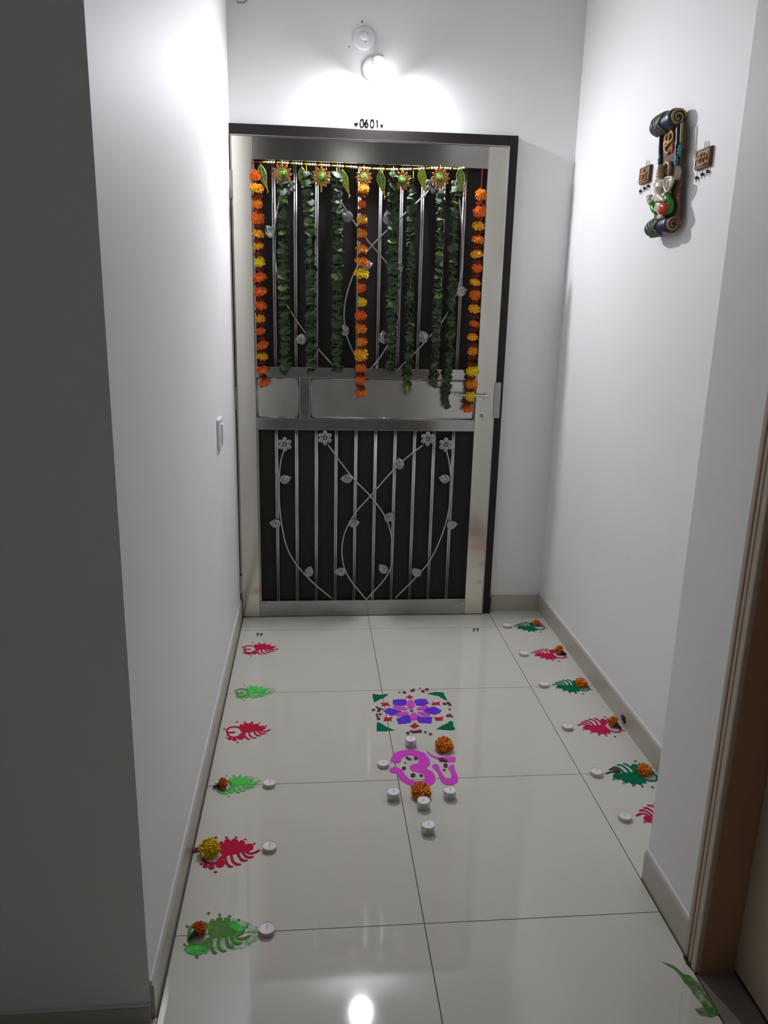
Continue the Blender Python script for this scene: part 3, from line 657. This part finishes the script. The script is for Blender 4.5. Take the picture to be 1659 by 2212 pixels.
t = thing('powder_smear', 'light green smeared rangoli powder on the floor beside the taupe door', 'rangoli', tuple(F(1500, 2140)))
pw('powder_stroke', ribbon([F(*q) for q in ((1431, 2079), (1457, 2091), (1475, 2110), (1490, 2130))], 0.003, 0.016), M['p_ogreen'], t)
pw('powder_body', [F(*q) for q in ((1470, 2103), (1490, 2108), (1510, 2125), (1524, 2148), (1538, 2165), (1555, 2185), (1548, 2194), (1530, 2186), (1512, 2165), (1500, 2150), (1484, 2130))], M['p_ogreen2'], t, 0.0001)
pw('powder_patch', [F(*q) for q in ((1500, 2180), (1520, 2176), (1545, 2180), (1556, 2190), (1535, 2198), (1512, 2194))], M['p_ogreen2'], t, 0.0002)

# square flower rangoli
Z8 = lambda X, Y: F(760+X/5.53, 1460+Y/5.53)
t = thing('flower_rangoli', 'square violet and pink flower rangoli with green corner marks, in the floor centre', 'rangoli', tuple(Z8(720, 420)))
for pl in ([(490, 290), (560, 283), (640, 280), (660, 310), (650, 350), (590, 358), (490, 345)], [(745, 290), (820, 278), (880, 278), (922, 330), (850, 360), (770, 355), (750, 320)],
           [(375, 425), (440, 385), (500, 395), (595, 425), (540, 460), (470, 478)], [(850, 420), (910, 385), (985, 368), (1075, 415), (1050, 445), (990, 465), (900, 445)],
           [(530, 515), (600, 490), (680, 460), (715, 555), (640, 572), (560, 578)], [(780, 472), (830, 492), (960, 495), (950, 570), (880, 568), (800, 560), (775, 520)]):
    pw('violet_petal', [Z8(*q) for q in pl], M['p_purple'], t)
for c, rx, ry, ro in (((705, 345), 46, 52, 0), ((740, 488), 46, 46, 0), ((580, 385), 88, 20, .18), ((845, 387), 72, 22, -.2), ((602, 456), 76, 22, -.22), ((860, 458), 78, 20, .2)):
    pw('pink_petal', [Z8(*q) for q in ell(c, rx, ry, ro, 20)], M['p_pink'], t, 0.0006)
pw('centre_dot', [Z8(*q) for q in ell((715, 420), 20, 13)], M['p_teal'], t, 0.0004)
for pl in ([(640, 255), (675, 245), (690, 225), (705, 245), (740, 255), (710, 268), (695, 285), (680, 268)], [(692, 600), (725, 585), (750, 560), (775, 583), (810, 600), (778, 615), (750, 632), (720, 618)],
           [(335, 322), (390, 328), (435, 315), (435, 340), (462, 362), (410, 355), (350, 365), (368, 342)], [(955, 312), (1000, 322), (1055, 310), (1045, 332), (1058, 352), (1005, 346), (950, 355), (965, 333)],
           [(385, 492), (430, 505), (488, 492), (470, 520), (475, 545), (425, 536), (375, 545), (392, 520)], [(978, 498), (1030, 500), (1095, 488), (1080, 515), (1090, 535), (1040, 536), (1000, 538), (995, 515)]):
    pw('red_diamond', [Z8(*q) for q in pl], M['p_red'], t)
for pl in ([(245, 222), (270, 218), (330, 230), (440, 218), (400, 250), (330, 285), (265, 318)], [(900, 212), (1000, 195), (1095, 200), (1110, 240), (1145, 298), (1100, 282), (1040, 245), (960, 228)],
           [(300, 555), (355, 572), (400, 605), (510, 652), (400, 662), (295, 662)], [(1010, 640), (1080, 595), (1140, 570), (1175, 540), (1212, 555), (1210, 590), (1235, 635), (1200, 652)]):
    pw('green_corner', [Z8(*q) for q in pl], M['p_dgreen'], t)
# Om
om = thing('om_rangoli', 'large pink powder Om symbol on the floor below the flower rangoli', 'rangoli', tuple(Z8(800, 1100)))
def sm(pl): return [p for p in smoothpts([Z8(*q) for q in pl] + [Z8(*pl[0])], 3)][:-1]
pw('curve', sm([(465, 1010), (480, 960), (530, 915), (640, 888), (760, 892), (870, 930), (925, 1000), (930, 1060), (895, 1110), (960, 1150), (998, 1220), (985, 1280), (920, 1315), (820, 1330), (720, 1320), (640, 1285), (570, 1230), (530, 1170), (480, 1165), (450, 1130), (480, 1100), (540, 1095), (600, 1130), (640, 1190), (690, 1235), (760, 1260), (840, 1255), (870, 1220), (860, 1180), (800, 1155), (710, 1130), (695, 1080), (740, 1060), (790, 1045), (800, 1005), (760, 965), (700, 950), (640, 960), (595, 990), (580, 1035), (520, 1040), (475, 1030)]), M['p_pink'], om)
pw('hook', sm([(960, 1075), (995, 1052), (1040, 1075), (1050, 1120), (1085, 1180), (1120, 1225), (1160, 1235), (1190, 1210), (1180, 1160), (1155, 1110), (1170, 1080), (1220, 1065), (1230, 1120), (1265, 1200), (1262, 1265), (1220, 1300), (1150, 1305), (1090, 1285), (1050, 1230), (1025, 1160), (965, 1100)]), M['p_pink'], om)
pw('crescent', sm([(895, 888), (915, 915), (960, 950), (1040, 975), (1130, 972), (1230, 972), (1238, 1000), (1220, 1030), (1130, 1030), (1030, 1000), (950, 965), (905, 920)]), M['p_pink'], om)
pw('dot', [Z8(*q) for q in ell((1070, 915), 42, 32, 0, 20)], M['p_pink'], om)

# rose petals lying singly
def petal_mesh(seed):
    rnd = random.Random(seed); bm = bmesh.new(); N = 5; rows = []
    for i in range(N+1):
        t_ = i/N; w_ = math.sin(PI*(0.12+0.80*t_))*rnd.uniform(0.4, 0.5)
        rows.append([bm.verts.new((t_-0.5, (j-2)/2*w_, 0.05 + 0.20*((j-2)/2)**2 + 0.35*(t_-0.4)**2 + rnd.uniform(0, .08))) for j in range(5)])
    for A, B in zip(rows, rows[1:]):
        for j in range(4): bm.faces.new([A[j], B[j], B[j+1], A[j+1]])
    zmin = min(v.co.z for v in bm.verts)
    for v in bm.verts: v.co.z -= zmin
    me = bpy.data.meshes.new('rose_petal'); bm.to_mesh(me); bm.free(); me.materials.append(M['rose'])
    for p in me.polygons: p.use_smooth = True
    return me
PM = [petal_mesh(i) for i in range(4)]
ORD = ['nearest', 'second nearest', 'third nearest', 'fourth nearest', 'fifth nearest', 'sixth nearest', 'seventh nearest', 'eighth nearest', 'farthest']
ORX = ['first', 'second', 'third', 'fourth', 'fifth', 'sixth', 'seventh']
pet = [('beyond the flower rangoli', 'x', [(570, 200, 16), (628, 203, 28), (725, 182, 34), (740, 165, 20), (812, 152, 15), (850, 190, 30), (898, 168, 32)]),
       ('left of the flower rangoli', 'y', [(258, 412, 26), (300, 380, 20), (330, 400, 28), (320, 425, 24), (365, 405, 18), (300, 465, 20), (340, 462, 24), (308, 490, 20), (318, 518, 26)]),
       ('right of the flower rangoli', 'y', [(1105, 340, 30), (1150, 330, 30), (1170, 350, 26), (1168, 404, 18), (1145, 482, 26), (1170, 470, 22), (1190, 488, 24)]),
       ('between flower rangoli and candle', 'x', [(668, 690, 28), (705, 668, 20), (735, 675, 28), (775, 672, 30), (812, 668, 32), (878, 676, 20), (938, 700, 24)]),
       ('inside the curve of the Om', 'y', [(660, 985, 24), (690, 1000, 24), (762, 992, 28), (637, 1044, 14), (622, 1110, 30), (730, 1195, 34), (828, 1196, 22)]),
       ('on the right hook of the Om', 'y', [(1072, 1012, 36), (1115, 1022, 26), (1120, 1080, 32), (1102, 1130, 18)])]
for where, ax, L in pet:
    L = sorted(L, key=lambda q: q[0] if ax == 'x' else q[1])
    for k, (X, Y, r_) in enumerate(L):
        c = Z8(X, Y); c.z = 0.0018 if 'hook' in where else 0.0006
        s_ = r_*2/5.53/610*0.9; o = mobj('rose_petal', PM[cnt % 4], None, c, Matrix.Rotation(random.uniform(0, 6.28), 3, 'Z'), (s_, s_, s_*0.8)); cnt += 1
        lab = 'dark rose petal ' + where + ', ' + (ORX[k] + ' from the left' if ax == 'x' else ORD[k] + ' to the gate')
        tag(o, lab, 'petal', 'rose petals ' + where)
o = mobj('rose_petal', PM[1], None, F(1330, 1664, 0.0018), Matrix.Rotation(-0.9, 3, 'Z'), (0.032, 0.022, 0.015)); tag(o, 'single purple petal on the dark green rangoli nearest the projecting wall', 'petal')
o = mobj('rose_petal', PM[2], None, F(425, 1837, 0.0004), Matrix.Rotation(0.3, 3, 'Z'), (0.022, 0.02, 0.015)); tag(o, 'dark petal lying at the left of the yellow marigold', 'petal')

# marigold heads on the floor
FM = {k: marigold_mesh('marigold_head_'+k, M['mg_'+k], 77+i, 150, 0.72) for i, k in enumerate('oray')}
def calyx(t, p, d, r_):
    bm = bmesh.new(); tube(bm, [p, p+d*0.5, p+d], [r_, r_*0.7, r_*0.3], 8); finish('calyx', bm, M['calyx'], t, True)
def flower(u, v, rpx, k, lab, side=None, mpp=None, flat=1.0):
    base = F(u, v+rpx*0.62); dist = (base-CAM).length; r_ = rpx/FPX*dist*1.0
    t = thing('marigold', lab, 'flower', tuple(base), 'marigold heads on the floor')
    if side is None:
        mobj('bloom', FM[k], t, base+Vector((0, 0, r_*0.62)), Matrix.Rotation(0.25, 3, 'X'), (r_, r_, r_*flat))
        calyx(t, base+Vector((0, 0, 0.009)), Vector((0, 0.0, -0.009)), r_*0.4)
    else:
        rot = Vector((-side[0], -side[1], 0.25)).to_track_quat('Z', 'Y').to_matrix()
        mobj('bloom', FM[k], t, base+Vector((0, 0, r_*0.80)), rot, (r_*0.95, r_*0.95, r_*1.15))
        sd = Vector((side[0], side[1], 0)); calyx(t, base+Vector((0, 0, r_*0.62))+sd*r_*0.4, sd*r_*1.3+Vector((0, 0, -r_*0.4)), r_*0.42)
flower(959, 1608, 18.5, 'o', 'large orange marigold at the top right of the pink Om')
flower(909, 1708, 20, 'o', 'large orange marigold at the foot of the pink Om behind a tall candle')
flower(453, 1832, 20.5, 'y', 'yellow marigold on the large crimson rangoli on the left', None)
flower(481, 1694, 11.5, 'r', 'small orange marigold lying stem out on the light green rangoli on the left', (-0.98, -0.1))
flower(431, 2009, 14.5, 'r', 'orange marigold on the olive rangoli nearest the viewer on the left', (-0.7, -0.6))
flower(1159, 1346, 8.0, 'r', 'small red orange marigold bud in the far right corner', None, flat=1.15)
flower(1208, 1406, 10.5, 'o', 'orange marigold on the rose red rangoli second from the gate on the right', (0.7, -0.5))
flower(1255, 1475, 12, 'o', 'ragged orange marigold on the dark green rangoli third from the gate on the right')
flower(1324, 1561, 11.5, 'o', 'small orange marigold on the rose red rangoli beside the stained skirting', (0.6, -0.7))
flower(1391, 1663, 14, 'o', 'round orange marigold on the dark green rangoli next to the projecting wall')

# tea lights
def candle(u, v, tall, lab, grp):
    # (u, v) = centre of the top face
    hgt = 0.027 if tall else 0.0125; r_ = 0.0195 if tall else 0.0195
    top = F(u, v, hgt); c = Vector((top.x, top.y, 0))
    t = thing('tea_light', lab, 'candle', tuple(c), grp)
    T_ = Matrix.Translation(c)
    bm = bmesh.new(); lathe(bm, [(0, 0), (r_*0.96, 0), (r_, 0.0015), (r_, hgt-0.001), (r_+0.0005, hgt), (r_-0.001, hgt), (r_-0.0014, hgt-0.002)], 32, T_); finish('cup', bm, M['cup'] if tall else M['cup_p'], t, True)
    bm = bmesh.new(); lathe(bm, [(0, hgt-0.0012), (r_*0.8, hgt-0.0016), (r_-0.0012, hgt-0.0008)], 32, T_); finish('wax', bm, M['wax'] if tall else M['waxp'], t, True)
    bm = bmesh.new(); tube(bm, [c+Vector((0, 0, hgt-0.002)), c+Vector((0.0008, 0, hgt+0.005)), c+Vector((0.0025, 0.001, hgt+0.009))], 0.0009, 6); finish('wick', bm, M['wick'], t, True)
gt, gl, gr = 'tall candles around the pink Om', 'low candles on the left', 'low candles on the right'
candle(887.5, 1595, True, 'tall white candle between the flower rangoli and the pink Om', gt)
candle(828, 1647, False, 'low pinkish candle beside the left curve of the pink Om', 'low candles')
candle(850, 1709, True, 'tall white candle at the lower left of the pink Om, on the tile joint', gt)
candle(972, 1706, True, 'tall white candle at the lower right of the pink Om', gt)
candle(915, 1728, True, 'tall white candle touching the marigold at the foot of the pink Om', gt)
candle(925, 1780, True, 'tall white candle standing alone in front of all the others', gt)
candle(582, 1689, False, 'low white candle beside the light green rangoli on the left, farthest of three', gl)
candle(582.5, 1826, False, 'low white candle beside the large crimson rangoli on the left', gl)
candle(576.5, 2004, False, 'low pinkish candle nearest the viewer on the left', gl)
for (u, v, lab) in ((1096, 1349.5, 'in the far right corner by the gate'), (1131.5, 1409.5, 'at the tip of the rose red rangoli second from the gate'), (1175, 1476, 'at the tip of the dark green rangoli third from the gate'),
                    (1226, 1567, 'at the tip of the rose red rangoli beside the stained skirting'), (1288.5, 1665.5, 'at the tip of the dark green rangoli next to the projecting wall'), (1350, 1761, 'on the right beside the half-hidden rose red rangoli')):
    candle(u, v, False, 'low white candle '+lab, gr)
# dark residues on the floor and a stain on the skirting
for (u, v, lab) in ((561, 1371, 'small dark brown mark on the floor before the left end of the gate'), (1028, 1361, 'small dark brown mark on the floor before the right end of the gate')):
    t = thing('floor_mark', lab, 'floor mark', tuple(F(u, v)), 'dark marks before the gate')
    for dx in (-4.2, 3.6): pw('smudge', [F(u+dx+x, v+y) for x, y in ((-3, -2.5), (2, -3), (3, -1), (0.5, 0.5), (1, 3), (-2, 3), (-1, 0))], M['dirt'], t, jit=0.0005)

bm = bmesh.new()
for (u, v, a) in ((1347, 1553, 1.1),):
    c = R(u, v, XR-0.0092); prism(bm, [Vector((c.x, c.y+x*0.022*a, c.z+z*0.013*a)) for x, z in ((-1, -.4), (-.3, -1), (.6, -.7), (1, .1), (.4, .8), (-.5, 1))], (-0.0004, 0, 0))
tag(finish('skirting_stain', bm, M['dirt']), 'dark brown stain on the right skirting beside a rose red rangoli', 'stain')
bm = bmesh.new(); prism(bm, [Vector((0.562+x*0.043, 0.1700, z)) for x, z in ((0, 0.001), (1, 0.001), (1, 0.085), (.7, 0.060), (.45, 0.045), (.2, 0.06), (0, 0.03))], (0, 0.0025, 0)); finish('frame_decay', bm, M['dirt'], d1, label='crumbled brown foot of the dark frame')

# ------------------------------------------------------------------ plaque and small hangings on the right wall
XQ = 0.838
def RQ(X, Y, x=XQ): return R(1360+X/6.319, 210+Y/6.319, x)
pq = thing('ganesha_plaque', 'brown clay scroll plaque with an elephant-headed figure and Om, hanging on the right wall', 'wall plaque', tuple(RQ(560, 1000, XR)))
outl = [(412, 420), (405, 560), (398, 700), (392, 900), (375, 1100), (352, 1350), (335, 1600), (330, 1780), (500, 1790), (655, 1750), (662, 1600), (668, 1400), (678, 1200), (690, 1090), (712, 1000), (690, 950), (680, 850), (700, 740), (728, 700), (712, 650), (715, 500), (718, 330), (560, 380)]
bm = bmesh.new(); prism(bm, [RQ(*q) for q in outl], (0.007, 0, 0)); finish('scroll_sheet', bm, M['clay'], pq)
bm = bmesh.new(); c = RQ(560, 700); box(bm, XQ+0.007, XR, c.y-0.02, c.y+0.02, c.z-0.02, c.z+0.02); c = RQ(500, 1500); box(bm, XQ+0.007, XR, c.y-0.02, c.y+0.02, c.z-0.02, c.z+0.02); finish('mount', bm, M['dtan'], pq)
def roll(pl, pr, r_, top):
    a, b = RQ(*pl, 0.834), RQ(*pr, 0.834); b.z = a.z = (a.z+b.z)/2; d = b-a
    bm = bmesh.new(); tube(bm, [a, a+d*0.08, a+d*0.2, a+d*0.8, a+d*0.92, b], [r_*0.88, r_*1.02, r_, r_*0.98, r_*1.03, r_*0.9], 24); ro = finish('roll', bm, M['navy'], pq, True)
    # sage drape lines wound around the middle
    for k in range(5):
        s0 = 0.22 + 0.085*k; bm = bmesh.new(); pts = []
        for i in range(14):
            th = 1.5 + i*0.24; pts.append(a + d*(s0 + 0.05*math.sin(i*0.9+k)) + Vector((math.cos(th)*r_*1.0, 0, math.sin(th)*r_*1.0)))
        tube(bm, smoothpts(pts, 2), 0.006, 7); finish('drape_fold', bm, M['sage'], ro, True)
    for e, sg in ((b, -1), (a, 1)):
        bm = bmesh.new(); lathe(bm, [(0, 0.002), (r_*0.86, 0.002), (r_*0.9, 0)], 22, Matrix.Translation(e) @ Matrix.Rotation(PI/2*(1 if sg < 0 else -1), 4, 'X')); finish('end_disc', bm, M['dtan'], ro, True)
        bm = bmesh.new(); pts = []
        for i in range(34):
            th = i*0.36; rr = r_*(0.86 - 0.7*i/33); pts.append(e + Vector((math.cos(th)*rr, sg*0.004, math.sin(th)*rr)))
        tube(bm, pts, [0.0042 - 0.0012*i/33 for i in range(34)], 7); finish('spiral', bm, M['tan'], ro, True)
roll((375, 395), (655, 300), 0.0285, True)
roll((292, 1800), (585, 1735), 0.0255, False)
def strip(name, pts, r_, m, x=XQ-0.004, par=None):
    bm = bmesh.new(); tube(bm, smoothpts([RQ(X, Y, x) for X, Y in pts], 4), r_, 8); return finish(name, bm, m, par or pq, True)
strip('navy_cord', [(432, 470), (424, 600), (418, 750), (424, 900)], 0.0065, M['navy'])
strip('navy_cord', [(664, 400), (662, 520), (658, 680)], 0.0065, M['navy'])
strip('navy_cord', [(640, 600), (640, 760), (638, 840)], 0.004, M['navy'])
strip('olive_cord', [(716, 360), (708, 480), (700, 640)], 0.004, M['olive'])
for c in ((684, 715), (638, 862), (412, 850)):
    bm = bmesh.new(); p = RQ(*c, XQ-0.006)
    for dz, r_ in ((0.009, 0.005), (0.0, 0.007), (-0.010, 0.006)): ellipsoid(bm, p+Vector((0, 0, dz)), (r_, r_, r_), None, 10, 8)
    finish('tassel', bm, M['turq'], pq, True)
# Om emblem in relief
strip('om_stroke', [(520, 490), (490, 560), (515, 620), (560, 600), (520, 650), (480, 700), (515, 765), (560, 700), (590, 640)], 0.0042, M['ochre'])
strip('om_stroke', [(560, 610), (595, 560), (590, 480), (550, 470), (540, 540), (535, 640)], 0.0042, M['ochre'])
strip('om_stroke', [(500, 480), (545, 500), (590, 460)], 0.0032, M['ochre'])
bm = bmesh.new(); ellipsoid(bm, RQ(572, 448, XQ-0.004), (0.005,)*3, None, 10, 8); finish('om_dot', bm, M['coral'], pq, True)
for c, rz in (((482, 650), 0.016), ((585, 690), 0.016), ((500, 545), 0.011)):
    bm = bmesh.new(); ellipsoid(bm, RQ(*c, XQ-0.001), (0.005, 0.010, rz), None, 12, 8); finish('om_ground', bm, M['coral'], pq, True)
# elephant-headed figure, one continuous glazed body
fig = []
def E(X, Y, ry, rz, rx=0.014, x=XQ-0.010): fig.append((RQ(X, Y, x), (rx, ry, rz)))
E(430, 1235, 0.030, 0.026, 0.020, XQ-0.016); E(400, 1180, 0.020, 0.016, 0.018, XQ-0.02)      # head, brow
E(440, 1400, 0.034, 0.026, 0.020, XQ-0.014); E(450, 1490, 0.036, 0.024, 0.022, XQ-0.014)      # chest, belly
E(510, 1310, 0.018, 0.014); E(360, 1390, 0.016, 0.012)                                         # shoulders
bm = bmesh.new()
for p, r_ in fig: ellipsoid(bm, p, r_, None, 16, 12)
tr = smoothpts([RQ(*q, XQ-0.034) for q in ((392, 1220), (385, 1290), (400, 1350), (440, 1390), (470, 1410))], 4)
tube(bm, tr, [0.012 - 0.0065*i/(len(tr)-1) for i in range(len(tr))], 10)
tube(bm, smoothpts([RQ(*q, XQ-0.022) for q in ((500, 1320), (450, 1350), (370, 1390))], 4), 0.008, 10)
tube(bm, smoothpts([RQ(*q, XQ-0.018) for q in ((470, 1550), (440, 1600), (400, 1640), (420, 1645), (470, 1600))], 4), 0.008, 10)
fb = finish('figure', bm, M['ivory'], pq, True, label='ivory glazed elephant-headed seated figure in relief')
rm = fb.modifiers.new('r', 'REMESH'); rm.mode = 'VOXEL'; rm.voxel_size = 0.0026; rm.use_smooth_shade = True
sm_ = fb.modifiers.new('s', 'SMOOTH'); sm_.iterations = 2
bm = bmesh.new()                                                                               # big ear
ep = [(475, 1135), (500, 1100), (545, 1090), (585, 1105), (580, 1160), (555, 1220), (525, 1275), (500, 1285), (480, 1240), (470, 1190)]
prism(bm, [RQ(X, Y, XQ-0.020) for X, Y in ep], (0.007, 0, 0)); ear = finish('ear', bm, M['ivory'], fb, True, bevel=0.002)
strip('ear_rim', ep + [ep[0]], 0.0038, M['ivory'], XQ-0.022, fb)
strip('ear_fold', [(495, 1180), (520, 1150), (515, 1210), (495, 1250)], 0.003, M['ivory'], XQ-0.022, fb)
def blobs(name, m, lst, x=XQ-0.016):
    bm = bmesh.new()
    for (X, Y, ry, rz) in lst: ellipsoid(bm, RQ(X, Y, x), (0.012, ry, rz), None, 14, 10)
    return finish(name, bm, m, fb, True)
strip('sleeve', [(490, 1345), (530, 1390), (555, 1460), (550, 1530), (520, 1560)], 0.013, M['sleeve'], XQ-0.016, fb)
strip('sleeve', [(335, 1410), (320, 1480), (345, 1540), (385, 1560)], 0.011, M['sleeve'], XQ-0.016, fb)
blobs('belly_cloth', M['cloth'], [(465, 1515, 0.026, 0.016), (450, 1550, 0.022, 0.012)], XQ-0.030)
blobs('hand', M['ivory'], [(285, 1400, 0.008, 0.016), (300, 1440, 0.008, 0.009), (275, 1365, 0.005, 0.008)], XQ-0.02)
strip('crown_halo', [(470, 960), (490, 915), (520, 890), (548, 915), (548, 990), (530, 1060)], 0.0065, M['tan'], XQ-0.008, fb)
bm = bmesh.new()
for (X, Y, r_) in ((420, 1120, 0.021), (425, 1075, 0.018), (428, 1035, 0.0155), (432, 1000, 0.0125), (440, 968, 0.009)): ellipsoid(bm, RQ(X, Y, XQ-0.016), (0.014, r_, 0.0085), None, 14, 8)
finish('crown', bm, M['tan'], fb, True, label='tiered tan crown')
bm = bmesh.new()
for (X, Y) in ((350, 1440), (370, 1425), (395, 1432), (420, 1428), (445, 1412), (360, 1470)): ellipsoid(bm, RQ(X, Y, XQ-0.032), (0.0045,)*3, None, 8, 6)
finish('necklace', bm, M['tan'], fb, True)

def hanging(X0, X1, Y0, Y1, lab, strokes, green):
    """small square relief tile: left, right, top, bottom in the crop's coordinates measured at its middle"""
    xf = 0.857; cx_, cy_ = (X0+X1)/2, (Y0+Y1)/2
    a, b = RQ(X0, cy_, xf), RQ(X1, cy_, xf); tp, bt = RQ(cx_, Y0, xf), RQ(cx_, Y1, xf)
    y0, y1, z0, z1 = b.y, a.y, bt.z, tp.z
    t = thing('relief_tile', lab, 'wall hanging', (XR, (y0+y1)/2, (z0+z1)/2), 'small square wall hangings')
    boxo('tile_body', M['maroon'], (xf, XR-0.001, y0, y1, z0, z1), t, 0.001)
    boxo('face', M['brick'], (xf-0.002, xf, y0+0.004, y1-0.004, z0+0.004, z1-0.004), t)
    W, H = (y1-y0), (z1-z0); yy = lambda s_: y1 - s_*W; zz = lambda s_: z0 + s_*H
    bm = bmesh.new(); c4 = [(xf-0.002, yy(.06), zz(.06)), (xf-0.002, yy(.94), zz(.06)), (xf-0.002, yy(.94), zz(.94)), (xf-0.002, yy(.06), zz(.94))]
    for i in range(4): tube(bm, [c4[i], c4[(i+1) % 4]], 0.0024, 6)
    finish('rim', bm, M['tan'], t, True)
    bm = bmesh.new()
    for st in strokes: tube(bm, [(xf-0.004, yy(u_), zz(v_)) for u_, v_ in st], 0.0026, 7)
    finish('symbol', bm, M['ochre'], t, True)
    for g_ in green:
        bm = bmesh.new(); ellipsoid(bm, (xf-0.003, yy(g_[0]), zz(g_[1])), (0.002, 0.004, 0.007), None, 10, 6); finish('bead', bm, M['turq'], t, True)
    bm = bmesh.new(); tube(bm, smoothpts([(xf+0.006, yy(.4), z1), (xf+0.005, yy(.4), z1+0.012), (xf+0.004, yy(.5), z1+0.019), (xf+0.005, yy(.62), z1+0.012), (xf+0.006, yy(.62), z1)], 3), 0.0012, 6); finish('hook', bm, M['steel_b'], t, True)
    for k, fz in ((0.12, 0.015), (0.5, 0.010), (0.86, 0.007)):
        bm = bmesh.new(); y_ = yy(k); tube(bm, [(xf+0.004, y_, z0), (xf+0.003, y_, z0-fz-0.004)], 0.0007, 5); ellipsoid(bm, (xf+0.003, y_, z0-fz-0.006), (0.0052,)*3, None, 10, 8)
        tube(bm, [(xf+0.003, y_, z0-fz-0.008), (xf+0.003, y_-0.001, z0-fz-0.018)], 0.0014, 5)
        finish('bell', bm, M['dtan'], t, True)
S1 = [[(.3, .75), (.55, .78)], [(.42, .75), (.42, .3)], [(.2, .55), (.7, .58), (.7, .3)], [(.25, .3), (.5, .42)], [(.15, .18), (.8, .2)]]
S2 = [[(.28, .7), (.5, .72)], [(.38, .7), (.36, .3)], [(.18, .5), (.55, .55)], [(.6, .75), (.58, .3)], [(.58, .5), (.8, .55)], [(.8, .7), (.8, .35)], [(.12, .16), (.85, .18)]]
hanging(142, 276, 945, 1170, 'small square clay relief tile with dangling bells, left of the scroll plaque', S1, [(.78, .62)])
hanging(908, 1100, 700, 965, 'small square clay relief tile with dangling bells, right of the scroll plaque', S2, [(.12, .55), (.84, .66)])
